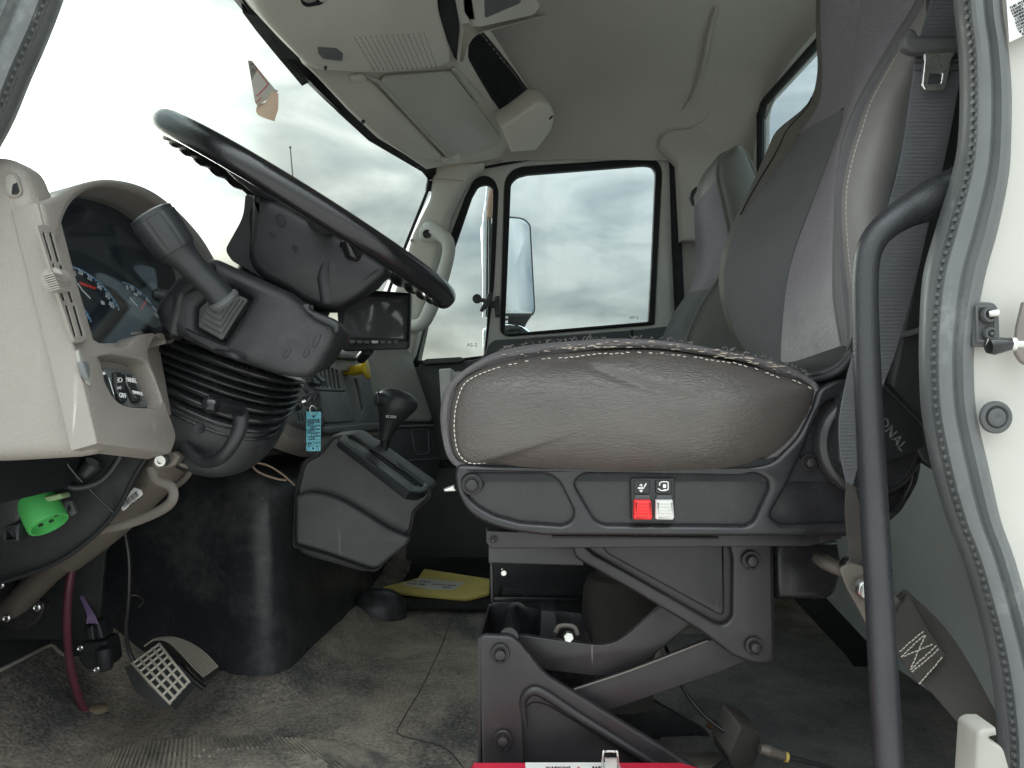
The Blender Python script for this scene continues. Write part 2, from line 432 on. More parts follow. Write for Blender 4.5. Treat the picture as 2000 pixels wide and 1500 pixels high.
OBJS = []; THINGS = []
def add(name, geo, mat, parent=None, kind=None, label=None, ang=40, flat=False):
    if isinstance(geo, tuple): geo = [geo]
    V = []; Fc = []
    for v, f in geo:
        k = len(V); V += [tuple(x) for x in v]; Fc += [[a + k for a in q] for q in f]
    me = bpy.data.meshes.new(name); me.from_pydata(V, [], Fc); me.update()
    bm = bmesh.new(); bm.from_mesh(me); bmesh.ops.recalc_face_normals(bm, faces=bm.faces); bm.to_mesh(me); bm.free()
    if not flat:
        me.shade_smooth(); me.set_sharp_from_angle(angle=math.radians(ang))
    me.materials.append(mt[mat] if isinstance(mat, str) else mat)
    o = bpy.data.objects.new(name, me); COL.objects.link(o); OBJS.append(o)
    if parent: o.parent = parent
    if kind: o['kind'] = kind
    if label: o['label'] = label
    return o
def tag(o, label, cat, group=None):
    o['label'] = label; o['category'] = cat
    if group: o['group'] = group
    return o
def thing(name, label, cat, group=None):
    o = bpy.data.objects.new(name, None); COL.objects.link(o); o.empty_display_size = .05
    THINGS.append(o); return tag(o, label, cat, group)
def plate(name, pl, outer, mat, parent=None, holes=(), thick=.01, bev=.002, rnd=True, **k):
    if isinstance(pl, (int, float)): pl = FY(pl)
    o = fil(outer) if rnd else outer
    return add(name, g_plate(pl, o, [fil(h) for h in holes], thick, bev), mat, parent, **k)
def tube(name, pts, Y, rpx, mat, parent=None, **k):
    kk = {a: k.pop(a) for a in ('kind', 'label') if a in k}
    return add(name, ptube(pts, Y, rpx, **k), mat, parent, **kk)
def bolt(parent, px, py, Y, rpx, mat='steel', name='bolt', ring=True, n=20):
    u = Y / F; c = P(px, py, Y); r = rpx * u
    pr = [(r, 0), (r, .002), (r * .93, .003), (r * .78, .003), (r * .74, .0015), (r * .60, .0015), (r * .58, .007), (r * .5, .0095), (r * .25, .0105), (0, .0105)]
    g = [g_lathe(c, (0, -1, 0), pr, n)]
    if ring:
        for s in (-1, 1):
            g.append(g_lathe(c + Vector((s * r * .32, -.0025, -r * .86)), (0, -1, 0), [(r * .15, 0), (r * .15, .003), (r * .06, .003), (r * .05, .001), (0, .001)], 8))
    return add(name, g, mat, parent)
def text(name, s, pl, px, py, size, mat, parent=None, ang=0.0, mirror=False, depth=.0004, lift=.0006, label=None, flip=False, sx=1.0):
    if isinstance(pl, (int, float)): pl = FY(pl)
    a = math.radians(ang)
    o = pl.ray(px, py); r = pl.ray(px + math.cos(a) * 10, py + math.sin(a) * 10) - o
    sc = r.length / 10
    r.normalize(); up = pl.n.cross(r)
    if mirror: r = -r
    c = bpy.data.curves.new('t', 'FONT'); c.body = s; c.size = size * sc * 1.4; c.extrude = depth; c.align_x = 'CENTER'; c.align_y = 'CENTER'
    c.space_character = 1.05; c.resolution_u = 3
    ob = bpy.data.objects.new('t', c); me = bpy.data.meshes.new_from_object(ob)
    v = [o + r * (q.co.x * sx) + up * q.co.y + pl.n * (q.co.z + lift) for q in me.vertices]
    f = [list(q.vertices) for q in me.polygons]
    bpy.data.objects.remove(ob); bpy.data.curves.remove(c); bpy.data.meshes.remove(me)
    return add(name, (v, f), mat, parent, flat=True, label=label)
def line_on(pl, pts, w, lift=.0006):
    """a printed stroke of width w px on a plane"""
    q = [pl.ray(*p) for p in pts]; g = []
    for (a, b), (pa, pb) in zip(zip(q, q[1:]), zip(pts, pts[1:])):
        d = (b - a)
        if d.length < 1e-6: continue
        L = math.hypot(pb[0] - pa[0], pb[1] - pa[1]); s = pl.n.cross(d.normalized()) * (w / 2 * a.y / F)
        n = pl.n * lift; t = pl.n * .0003
        vv = [a + s + n, a - s + n, b - s + n, b + s + n]
        g.append((vv + [x - t for x in vv], [[0, 1, 2, 3], [7, 6, 5, 4], [0, 4, 5, 1], [1, 5, 6, 2], [2, 6, 7, 3], [3, 7, 4, 0]]))
    return g
def merge(gs):
    V = []; Fc = []
    for v, f in gs:
        k = len(V); V += list(v); Fc += [[a + k for a in q] for q in f]
    return V, Fc
def ribbon(L, R, Ys, th, n=6):
    """webbing between two edge lists of photo points, at depths Ys"""
    A = smooth([P(p[0], p[1], y) for p, y in zip(L, Ys)], n); B = smooth([P(p[0], p[1], y) for p, y in zip(R, Ys)], n)
    loops = []
    for a, b in zip(A, B):
        d = Vector((0, th / 2, 0)); e = (b - a) * .02
        loops.append([a, a + e - d, b - e - d, b, b - e + d, a + e + d])
    return g_loops(loops)
def ell(c, a, b, n=16, k=0): return [(c[0] + a * math.cos(2 * math.pi * i / n) * math.cos(k) - b * math.sin(2 * math.pi * i / n) * math.sin(k),
                                     c[1] + a * math.cos(2 * math.pi * i / n) * math.sin(k) + b * math.sin(2 * math.pi * i / n) * math.cos(k)) for i in range(n)]
# ============================================================ THE SETTING
def struct(name, geo, mat, **k): return add(name, geo, mat, kind='structure', **k)
struct('ground', g_grid([[Vector((x, y, -1.1)) for x in (-400, -20, -4, 0, 4, 20, 400)] for y in (-400, -20, -4, 0, 4, 20, 400)]), 'ground')

def sstep(a, b, x):
    t = max(0, min(1, (x - a) / (b - a))); return t * t * (3 - 2 * t)
plan = smooth([Vector(p) for p in ((-1.05, 1.62, 0), (-.80, 1.60, 0), (-.64, 1.56, 0), (-.575, 1.53, 0), (-.53, 1.515, 0), (-.492, 1.522, 0), (-.472, 1.55, 0), (-.462, 1.60, 0), (-.452, 1.72, 0), (-.425, 1.95, 0), (-.415, 2.15, 0), (-.42, 2.6, 0))], 8)
def fz0(x, y):
    z = .13 * sstep(-.72, -1.0, x)
    d2 = min((p.x - x) ** 2 + (p.y - y) ** 2 for p in plan)
    z += .034 * math.exp(-d2 / .0022) + .012 * math.exp(-d2 / .012)
    z += .004 * mn.noise(Vector((x * 5, y * 5, 0)))
    return z
GX = [-1.0 + i * .024 for i in range(82)]; GY = [.70 + j * .024 for j in range(88)]
GZ = [[fz0(x, y) for x in GX] for y in GY]
def floor_z(x, y):
    a = max(0, min(len(GX) - 1.001, (x - GX[0]) / .024)); b = max(0, min(len(GY) - 1.001, (y - GY[0]) / .024)); i = int(a); j = int(b); a -= i; b -= j
    return (GZ[j][i] * (1 - a) + GZ[j][i + 1] * a) * (1 - b) + (GZ[j + 1][i] * (1 - a) + GZ[j + 1][i + 1] * a) * b
def on_floor(px, py, dz=.002):
    y = 1.0
    while y < 2.7:
        q = P(px, py, y)
        if q.z <= floor_z(q.x, q.y): break
        y += .004
    for k in range(4):
        q2 = P(px, py, y - .001 * k)
        if q2.z >= floor_z(q2.x, q2.y): q = q2; break
    return q + Vector((0, 0, dz))
rows = [[Vector((x, y, z)) for x, z in zip(GX, zr__)] for y, zr__ in zip(GY, GZ)]
struct('floor', g_grid(rows), 'floor')
struct('floor_mat_edge', [g_tube(smooth([on_floor(*p, .001) for p in ((-80, 1345), (0, 1310), (50, 1285), (97, 1262), (113, 1272), (132, 1288))], 4), .0036, 6)], 'padlight')
# dark rear mat and rear floor
rr_ = [[PZ(px, py, .006 + .01 * mn.noise(Vector((px / 90, py / 40, 0)))) for px in range(1290, 2060, 35)] for py in (1238, 1260, 1290, 1330, 1380, 1440, 1520, 1600)]
struct('rear_floor_mat', g_grid(rr_), 'floor2')
# passenger foot mat, black, ribbed edge
zf = .012
struct('passenger_floor_mat', g_loops([[PZ(a, b, z) for a, b in ((786, 1188), (950, 1190), (1000, 1120), (960, 1085), (800, 1090), (745, 1140))] for z in (0.0, zf)]), 'matte')
fl = Pl((0, 0, .0045), (0, 0, 1), (1, 0, 0))
# mat seams (thin pressed grooves read as dark lines)
sg = []
for pts in ([(882, 1208), (860, 1265), (825, 1340), (795, 1390), (778, 1420)], [(778, 1420), (776, 1432), (800, 1442), (858, 1456), (880, 1470), (905, 1500), (915, 1530)]):
    p = smooth([PZ(a, b, .001) for a, b in pts], 5)
    p = [Vector((q.x, q.y, floor_z(q.x, q.y) + .0005)) for q in p]
    sg.append(g_tube(p, .0011, 6))
struct('floor_seam', sg, 'under')

_tb = [on_floor(*p, .0) for p in ((-160, 1375), (-80, 1345), (0, 1310), (50, 1285), (97, 1262), (132, 1288), (160, 1280), (215, 1262))]
struct('toe_board', g_grid([_tb, [p + Vector((-.01, .06, .09)) for p in _tb], [p + Vector((-.03, .16, .25)) for p in _tb]]), 'under')
# heel pad with pressed ribs
ribs_ = []
top = smooth([(175, 1520, 0), (190, 1490, 0), (225, 1467, 0), (290, 1452, 0), (370, 1444, 0), (460, 1441, 0), (560, 1443, 0), (650, 1451, 0), (720, 1466, 0), (775, 1486, 0), (800, 1510, 0)], 10)
top = resample(top, 8.6)
for i, t in enumerate(top):
    f_ = i / len(top)
    a = math.radians(112 - 78 * sstep(.12, .75, f_))
    L = 150
    seg = [(t.x + math.cos(a) * s, t.y + math.sin(a) * s) for s in range(0, L, 12)]
    run = []
    for x, y in seg:
        hole = ((x - 500) / 130) ** 2 + ((y - 1500) / 34) ** 2 < 1 + .25 * mn.noise(Vector((x / 25, y / 25, 3)))
        if hole or x > 905:
            if len(run) > 1: ribs_.append(g_tube(run, .0026, 5))
            run = []
        else: run.append(on_floor(x, y, .0012))
    if len(run) > 1: ribs_.append(g_tube(run, .0026, 5))
add('floor_rib', ribs_, 'ribmat', kind='stuff', label='fine pressed ribs of the worn heel pad on the floor mat')

WT = [(.72, -.36, 1.34), (.85, -.42, 1.37), (1.1, -.50, 1.39), (1.47, -.537, 1.40), (1.88, -.507, 1.40), (2.19, -.453, 1.395), (2.38, -.394, 1.385), (2.52, -.31, 1.372), (2.64, -.27, 1.35)]
wt0 = smooth([(x, y, z) for y, x, z in WT], 2)
# cab shell -------------------------------------------------------------
def prof_roof(y):   # underside of the roof across the cab
    return [(.66, 1.30), (.70, 1.50), (.80, 1.62), (1.0, 1.69), (1.4, 1.715), (1.75, 1.72), (2.1, 1.725), (2.35, 1.72), (2.52, 1.685), (2.64, 1.61), (2.71, 1.46)]
pr = smooth([(0, a, b) for a, b in prof_roof(0)], 5)
xs = [-.25, -.12, 0, .2, .4, .55, .68, .78, .84, .875]
dz = [-.12, -.05, -.012, 0, -.003, -.008, -.02, -.045, -.07, -.10]
rows = [[Vector((x, p.y + (0.0 if x < .7 else (1.7 - p.y) * .04), p.z + d * (1 if p.z > 1.5 else .6))) for p in pr] for x, d in zip(xs, dz)]
rows = [smooth(list(c), 3) for c in zip(*rows)]
struct('ceiling', g_grid(rows), 'liner')
# outer roof skin so that no light leaks
struct('roof', g_plate(Pl((0, 1.7, 1.80), (0, 0, 1), (1, 0, 0)).off(0) if False else Pl((0, 1.7, 1.83), (0, 0, -1), (1, 0, 0)), [(0, 0)] * 0 or [(500, 500)], (), .01, .001) if False else g_box((.1, 1.7, 1.80), (1.7, 2.15, .03)), 'paint')
rf = []
for p in wt0:
    rf.append([p + Vector((.005, 0, -.004)), p + Vector((-.03, 0, .02)), p + Vector((-.02, (1.7 - p.y) * .03, .10)), Vector((max(-.74, p.x - .1), p.y + (1.7 - p.y) * .06, 1.60)), Vector((-.60, p.y + (1.7 - p.y) * .08, 1.79))])
struct('roof_front', g_grid(rf), 'matte')
# back wall with its window
bw = Pl((.86, 1.7, .8), (-1, 0, 0))
def bwl(y, z): return bw.w((Vector((.86, y, z)) - bw.o).dot(bw.u), (Vector((.86, y, z)) - bw.o).dot(bw.v))
def plane_plate(name, pl, pts3, holes3, mat, thick, bev, **k):
    c = bpy.data.curves.new('c', 'CURVE'); c.dimensions = '2D'; c.fill_mode = 'BOTH'
    c.extrude = thick / 2 - bev; c.bevel_depth = bev; c.offset = -bev; c.bevel_resolution = 2
    for loop in [pts3] + list(holes3):
        s = c.splines.new('POLY'); s.points.add(len(loop) - 1); s.use_cyclic_u = True
        for i, p in enumerate(loop):
            q = Vector(p) - pl.o; s.points[i].co = (q.dot(pl.u), q.dot(pl.v), 0, 1)
    ob = bpy.data.objects.new('t', c); me = bpy.data.meshes.new_from_object(ob)
    bm = bmesh.new(); bm.from_mesh(me); bmesh.ops.remove_doubles(bm, verts=bm.verts, dist=1e-5); bm.verts.index_update()
    v = [pl.w(x.co.x, x.co.y, x.co.z - thick / 2) for x in bm.verts]; f = [[a.index for a in y.verts] for y in bm.faces]
    bm.free(); bpy.data.objects.remove(ob); bpy.data.curves.remove(c); bpy.data.meshes.remove(me)
    k2 = dict(k); return add(name, (v, f), mat, **k2)
def rrect(y0, y1, z0, z1, r, n=6):
    o = []
    for cy, cz, a0 in ((y1 - r, z1 - r, 0), (y0 + r, z1 - r, 90), (y0 + r, z0 + r, 180), (y1 - r, z0 + r, 270)):
        for k in range(n + 1):
            a = math.radians(a0 + 90 * k / n); o.append((.86, cy + r * math.cos(a), cz + r * math.sin(a)))
    return o
RW = rrect(.98, 2.56, .95, 1.595, .06)
plane_plate('back_wall', bw, [(.86, .66, -.05), (.86, 2.80, -.05), (.86, 2.80, 1.78), (.86, .66, 1.78)], [RW], 'backwall', .03, .004, kind='structure')
rwt = thing('rear_window', 'rear cab window behind the seats, showing pale green sky', 'window')
g = [g_tube([Vector((.857, p[1], p[2])) for p in smooth([(.86, a[1], a[2]) for a in RW], 2, True)], .014, 8, closed=True)]
add('window_seal', g, 'matte', rwt)
plane_plate('glass', bw.off(-.012), RW, [], 'sg', .004, .001, parent=rwt)
struct('side_floor_panel', g_box((-.02, .725, -.03), (1.9, .09, .06)), 'backwall')

# front: firewall and cab front
struct('firewall', [g_box((-1.02, 1.72, .33), (.03, 2.05, .95)), g_box((-.9, .80, .33), (.3, .02, .95))], 'under')
# far side wall with the passenger door hole, traced on the plane it stands in
YF = 2.74
door_hole = [(800, 728), (866, 439), (893, 372, 20), (912, 338, 20), (930, 320, 10), (976, 311), (1047, 298), (1180, 288), (1298, 281, 22), (1318, 305, 22), (1322, 464), (1330, 640), (1345, 1100), (1330, 1180, 30), (860, 1180, 30), (800, 1000)]
wall_o = [(560, 1280), (560, 640), (760, 640), (800, 560), (850, 400), (880, 240), (860, 120), (1500, 120), (1500, 1280)]
add('side_wall', g_plate(FY(YF), wall_o, [fil(door_hole)], .05, .003), 'liner', kind='structure')

# near side: body skin with the door opening we look through
IN = [(1862, 0), (1871, 90), (1874, 180), (1871, 270), (1859, 339), (1826, 450), (1802, 540), (1795, 650), (1795, 730), (1800, 810), (1820, 917), (1850, 1017), (1880, 1093), (1913, 1207), (1933, 1300), (1945, 1400), (1950, 1500),
      (1945, 1700), (1850, 1950), (1600, 2040), (900, 2060), (250, 2050), (-200, 1980), (-330, 1700), (-350, 1300), (-300, 850), (-150, 520), (0, 290), (60, 160), (125, 0), (230, -330), (430, -700), (700, -900), (1250, -980), (1700, -900), (1840, -500), (1856, -200)]
OUT = [(1958, 0), (1970, 90), (1977, 180), (1976, 270), (1971, 345), (1950, 450), (1925, 540), (1906, 650), (1903, 730), (1909, 810), (1933, 917), (1956, 1017), (1983, 1093), (2015, 1207), (2040, 1300), (2058, 1400), (2066, 1500),
       (2060, 1760), (1930, 2060), (1620, 2150), (900, 2170), (230, 2160), (-290, 2080), (-430, 1740), (-450, 1290), (-400, 800), (-250, 430), (-110, 220), (-55, 90), (10, -60), (120, -380), (340, -780), (650, -1010), (1250, -1090), (1760, -1000), (1945, -540), (1956, -200)]
IN = sm2(IN, 5); OUT = sm2(OUT, 5)
MID = [((a[0] + b[0] * 2) / 3, (a[1] + b[1] * 2) / 3) for a, b in zip(IN, OUT)]
YS = .762
body = add('cab_side', g_plate(FY(YS + .004), [(-1300, 2500), (-1300, -1300), (2700, -1300), (2700, 2500)], [MID], .03, .004), 'paint', kind='structure')
sealt = thing('door_seal', 'weathered grey rubber door seal curving down the right side of the opening', 'door seal')
prof = [(0, .052), (.05, .036), (.13, .026), (.20, .022), (.235, .006), (.25, .004), (.275, .004), (.30, .002), (.36, -.006), (.45, -.009), (.60, -.010), (.66, -.006), (.72, -.009), (.80, -.014), (.90, -.012), (.97, -.002), (1.0, .006)]
rows = []
for a, b in zip(IN, OUT):
    r_ = []
    for t, d in prof:
        r_.append(P(a[0] + (b[0] - a[0]) * t, a[1] + (b[1] - a[1]) * t, YS + d))
    rows.append(r_)
add('rubber_lip', g_grid(rows, cv=True), 'seal', sealt)
pathb = [P(a[0] + (b[0] - a[0]) * .265, a[1] + (b[1] - a[1]) * .265, YS + .002) for a, b in zip(IN, OUT)]
ptsb = resample(pathb, .0088, True)
nub = []
for i in range(len(ptsb)):
    a = ptsb[i]; b = ptsb[(i + 1) % len(ptsb)]; T = (b - a).normalized(); B = T.cross(Vector((0, 1, 0)))
    R_ = Matrix((T, Vector((0, 1, 0)), B)).transposed()
    nub.append(g_box(a, (.0038, .005, .0030), R_))
add('bead', nub, 'seal', sealt, kind='stuff')
# jamb between body skin and cab inside (dark gap behind the seal)
rows = [[P(a[0] + (b[0] - a[0]) * .3, a[1] + (b[1] - a[1]) * .3, YS + .03) + (b[0] - a[0]) / abs(b[0] - a[0] + 1e-6) * Vector((.012, d, 0)) * 1.0 if False else P(a[0] + (b[0] - a[0]) * .4, a[1] + (b[1] - a[1]) * .4, YS + .03) + Vector((0, d, 0)) for d in (.0, .035)] for a, b in zip(IN, OUT)]
struct('door_jamb', g_grid(rows, cv=True), 'matte')

# body fittings right of the seal
pw = FY(YS - .018)
pt = thing('body_plug', 'round black rubber plug in the white door pillar', 'plug')
c = P(1943, 815, YS - .012)
add('flange', g_lathe(c, (0, -1, 0), [(.0165, 0), (.0165, .002), (.0155, .0035), (.0125, .0042), (.0115, .0035), (.0105, .001), (0, .0)], 28), 'boot', pt)
add('centre', g_lathe(c + Vector((0, -.001, 0)), (0, -1, 0), [(.0095, 0), (.009, .003), (.006, .0045), (.002, .004), (0, .0025)], 20), 'boot', pt)
st = thing('door_switch', 'grey rubber switch plate with two round buttons on the white pillar', 'door switch')
plate('base_plate', YS - .011, [(1896, 589), (1943, 590, 12), (1952, 605), (1954, 678, 6), (1900, 677)], 'boot', st, thick=.006, bev=.002)
plate('rim', YS - .0165, [(1906, 596), (1940, 597, 8), (1946, 606), (1947, 670, 5), (1908, 668)], 'boot', st, holes=[[(1911, 601), (1938, 602, 6), (1942, 608), (1942, 665, 4), (1912, 664)]], thick=.003, bev=.001)
for (x, y, r, h, nm_) in ((1928, 615, .0085, .006, 'button'), (1931, 652, .0068, .005, 'button')):
    add(nm_, g_lathe(P(x, y, YS - .012), (0, -1, 0), [(r, 0), (r, .003), (r * .85, h), (r * .6, h), (r * .5, h * .5), (r * .3, h * .5), (r * .25, h * 1.2), (0, h * 1.2)], 20), 'boot', st)
add('plunger', g_lathe(P(1931, 613, YS - .018), (.9, -.35, .1), [(.0035, 0), (.0038, .008), (.003, .009), (.0012, .009), (0, .006)], 12), 'bright', st)
lt = thing('latch_lever', 'small glossy black knob on a metal pin beside the switch plate', 'lever')
add('knob', g_tube([P(a, 676 + d, YS - .045) for a, d in ((1926, 2), (1930, 0), (1940, 0), (1955, -2), (1966, -3), (1972, -3))], [.002, .0075, .0088, .0078, .0068, .0058], 14), 'blackgloss', lt)
add('collar', g_tube([P(a, 672, YS - .045) for a in (1972, 1974, 1980, 1982)], [.0062, .0070, .0070, .006], 14), 'bright', lt)
add('pin', g_tube([P(a, 672, YS - .045) for a in (1981, 1995, 2020)], .0036, 12), 'bright', lt)
add('bracket', g_plate(FY(YS - .022), fil([(1988, 640, 8), (2000, 590), (2040, 580), (2040, 720), (2000, 712, 8), (1984, 690, 10)]), [], .006, .002), 'rod', lt)
lb = thing('compliance_label', 'white printed compliance label at the top of the white pillar', 'label')
plate('label_sheet', YS - .014, [(1962, -60), (2060, -60), (2060, 40), (1972, 82)], 'white', lb, thick=.0008, bev=.0002)
lp = FY(YS - .0150)
for i, s in enumerate(('THIS VEHICLE WAS', 'GUARD TO IN AC', 'UNDER MANDAT', 'WHERE APPLICA', 'CONFORMS TO', 'FEDERAL MOTO', 'STANDARDS AF', 'DATE PREVENT', 'IF APPLICABLE', '07/19   TYPE')):
    text('lettering', s, lp, 2000 + i * 1.5, 2 + i * 6.3 - 0, 5.2, 'ink', lb, ang=-27)
db = thing('door_check_bracket', 'grey beige U shaped bracket at the bottom right corner', 'bracket')
add('bracket_body', g_plate(FY(.70), fil([(1903, 1560), (1911, 1432, 8), (1925, 1424, 5), (1948, 1424), (1950, 1438), (1932, 1442, 5), (1940, 1450), (1962, 1462, 10), (1990, 1560)]), [], .035, .004), 'passdash', db)

# ------------------------------------------------------------ windshield
WT = [(.72, -.36, 1.34), (.85, -.42, 1.37), (1.1, -.50, 1.39), (1.47, -.537, 1.40), (1.88, -.507, 1.40), (2.19, -.453, 1.395), (2.38, -.394, 1.385), (2.52, -.31, 1.372), (2.64, -.27, 1.35)]
wt = smooth([(x, y, z) for y, x, z in WT], 5)
wst = thing('windshield', 'wide curved windshield with black edge band, open to a bright cloudy sky', 'windshield')
rows = []
for p in wt:
    bx = p.x - .27 - .06 * math.sin(max(0, min(1, (p.y - .7) / 1.95)) * math.pi)
    rows.append([p + (Vector((bx, p.y, .76)) - p) * t + Vector((-.015 * math.sin(t * math.pi), 0, 0)) for t in [i / 8 for i in range(9)]])
add('glass', g_grid(rows), 'ws', wst)
WO = [(470, -40), (470, 0), (474, 25), (500, 60), (545, 115), (590, 168), (603, 161), (660, 220), (720, 275), (780, 310), (828, 338), (836, 352), (832, 375)]
WI = [(505, -40), (507, 0), (520, 45), (553, 78), (585, 118), (606, 137), (630, 160), (686, 221), (740, 272), (795, 305), (832, 330), (842, 350), (840, 380)]
WY = [1.45, 1.47, 1.50, 1.58, 1.70, 1.86, 1.89, 2.06, 2.22, 2.38, 2.53, 2.58, 2.60]
rows = []
A = smooth([P(a[0], a[1], y + .01) for a, y in zip(WO, WY)], 1); B = smooth([P(a[0] + 12, a[1] - 8, y + .03) for a, y in zip(WI, WY)], 1)
rows = [[a, b, b + Vector((0, 0, .02)), a + Vector((-.004, .01, .01))] for a, b in zip(A, B)]
add('edge_band', g_loops(rows), 'matte', wst, ang=20)
add('side_band', ptube([(842, 345, 2.62), (834, 375, 2.62), (800, 460, 2.62), (775, 525, 2.62), (757, 575, 2.62), (735, 640, 2.62)], 2.6, 3.2, 8), 'matte', wst)

stk = thing('windshield_sticker', 'peeling paper sticker curling off the windshield glass', 'sticker')
sp_ = Pl(P(510, 165, 1.66), (.35, -1, -.25))
plate('sticker_sheet', sp_, [(484, 118), (492, 119), (537, 174), (544, 178), (528, 190), (503, 207), (498, 200)], 'paper', stk, thick=.0006, bev=.0001)
add('border_print', line_on(sp_.off(.0006), [(488, 128), (493, 123), (524, 165), (501, 188)], 1.6) + line_on(sp_.off(.0006), [(501, 200), (511, 190)], 1.3) + line_on(sp_.off(.0006), [(491, 134), (495, 136), (493, 141)], 1.2), 'redprint', stk)
A = smooth([P(503, 205, 1.66), P(500, 215, 1.65), P(504, 224, 1.63), P(518, 231, 1.60), P(536, 237, 1.58)], 4)
B = smooth([P(530, 188, 1.70), P(524, 190, 1.66), P(530, 180, 1.62), P(538, 180, 1.60), P(544, 183, 1.58)], 4)
add('curled_corner', g_grid([[a, a + (b - a) * .5 + Vector((.004, 0, -.003)), b] for a, b in zip(A, B)]), 'tanpaper', stk)
an = thing('antenna', 'thin antenna rod standing outside beyond the windshield', 'antenna')
add('mast', ptube([(567, 290, 3.4), (570, 325, 3.4), (573, 360, 3.4), (582, 470, 3.4)], 3.4, [1.1, 1.6], 8), 'rod', an)
add('tip', g_lathe(P(567, 288, 3.4), (0, 0, 1), [(0, -.006), (.005, -.004), (.006, 0), (.004, .005), (0, .006)], 10), 'rod', an)

# ------------------------------------------------------------ overhead trim
V = P3(P(740, 160, 1.917), P(885, 140, 2.115), P(870, 308, 2.43))
ht = thing('header_trim', 'moulded grey beige overhead trim above the windshield with screws', 'overhead trim')
net_o = [(917, 87), (921, 72, 6), (937, 63, 4), (952, 75), (1048, 201), (1018, 228), (1003, 233, 6), (988, 225), (961, 192), (925, 130), (916, 111)]
plate('panel', V, [(560, 60), (597, 130), (606, 137), (630, 160), (686, 221), (740, 272), (795, 305), (834, 332), (885, 322), (935, 318), (1010, 303), (1046, 298), (1082, 255, 12), (1088, 225, 16), (1075, 207, 10), (1050, 199), (960, 60), (940, 20), (800, 20)], 'header', ht,
      holes=[net_o], thick=.02, bev=.006)
plate('front_lip', V.off(.012), [(566, 60), (600, 130), (690, 222), (745, 273), (800, 308), (860, 316), (880, 318, 5), (884, 300), (866, 305), (735, 165), (715, 150), (660, 80)], 'header', ht, thick=.02, bev=.008)
for x, y in ((637, 133), (710, 238), (818, 328)):
    add('screw', g_lathe(V.off(.0145).ray(x, y), V.n, [(.0055, -.004), (.0055, .0008), (.003, .0012), (.0028, -.0005), (0, -.0005)], 12), 'black', ht)
plate('corner_cap', P3(P(1003, 235, 2.34), P(1086, 240, 2.40), P(1046, 298, 2.47)), [(1003, 235, 10), (1050, 200, 6), (1076, 208, 8), (1086, 226, 10), (1079, 256, 10), (1048, 296, 5), (1000, 300), (978, 250)], 'header', ht, thick=.09, bev=.014)
plate('pocket_back', V.off(-.035), [(905, 80), (933, 62), (948, 78), (1052, 206), (1022, 244), (985, 240), (905, 120)], 'matte', ht, thick=.004, bev=.001)
add('slot', g_plate(P3(P(1003, 235, 2.34), P(1086, 240, 2.40), P(1046, 298, 2.47)).off(.001), fil([(1071, 232, 2), (1080, 225, 2), (1080, 229), (1074, 234)]), [], .002, .0004), 'matte', ht)
# net: real crossing strands
nn = thing('storage_net', 'black mesh net over the overhead storage pocket', 'net')
A_ = V.off(-.002)
def inside(poly, x, y):
    c = False; j = len(poly) - 1
    for i in range(len(poly)):
        if (poly[i][1] > y) != (poly[j][1] > y) and x < (poly[j][0] - poly[i][0]) * (y - poly[i][1]) / (poly[j][1] - poly[i][1]) + poly[i][0]: c = not c
        j = i
    return c
strands = []
ux, uy = .60, .80
for sgn in (-1, 1):
    for k in range(-26, 30):
        run = []
        for i in range(-4, 110):
            a_ = i * 2.0
            zz_ = 2.2 * ((i // 2) % 2)
            b_ = k * 8.0 + sgn * a_ * .72
            x = 922 + a_ * ux + b_ * uy; y = 72 + a_ * uy - b_ * ux
            if abs(b_) < 60 and inside(net_o, x, y): run.append(A_.ray(x, y) + A_.n * (.0012 * sgn))
            else:
                if len(run) > 2: strands.append(g_tube(run, .0015, 4))
                run = []
        if len(run) > 2: strands.append(g_tube(run, .0015, 4))
add('mesh', strands, 'net', nn, kind='stuff')
add('net_cord', g_tube([A_.off(.001).ray(*p) for p in sm2(net_o, 2)], .003, 6, closed=True), 'net', nn)

vs = thing('sun_visor', 'folded up grey passenger sun visor under the overhead trim', 'sun visor')
vp = V.off(.022)
add('visor_pad', g_plate(vp, fil([(742, 168, 6), (756, 150, 8), (884, 141, 4), (982, 270, 6), (976, 286, 10), (935, 300, 10), (893, 311, 5), (874, 309, 4)]), [], .014, .006), 'visor', vs)
add('hinge_rod', g_tube([vp.off(.006).ray(*p) for p in ((722, 150), (740, 160), (760, 182), (870, 300), (882, 312))], [.0035, .005, .005, .0045, .003], 10), 'visor', vs)
add('pivot_cup', g_plate(V.off(.024), fil([(684, 152, 4), (702, 146, 8), (716, 148), (718, 156, 5), (706, 162, 8), (692, 163, 6)]), [], .012, .004), 'header', vs)
add('clip', g_plate(V.off(.024), fil([(862, 312, 5), (900, 300, 6), (904, 318, 6), (872, 324, 6)]), [], .014, .005), 'header', vs)
add('support_rail', g_plate(V.off(.03), fil([(884, 139, 3), (893, 133, 3), (945, 190, 3), (950, 200, 3), (936, 205, 4)]), [], .016, .006), 'visor', vs)

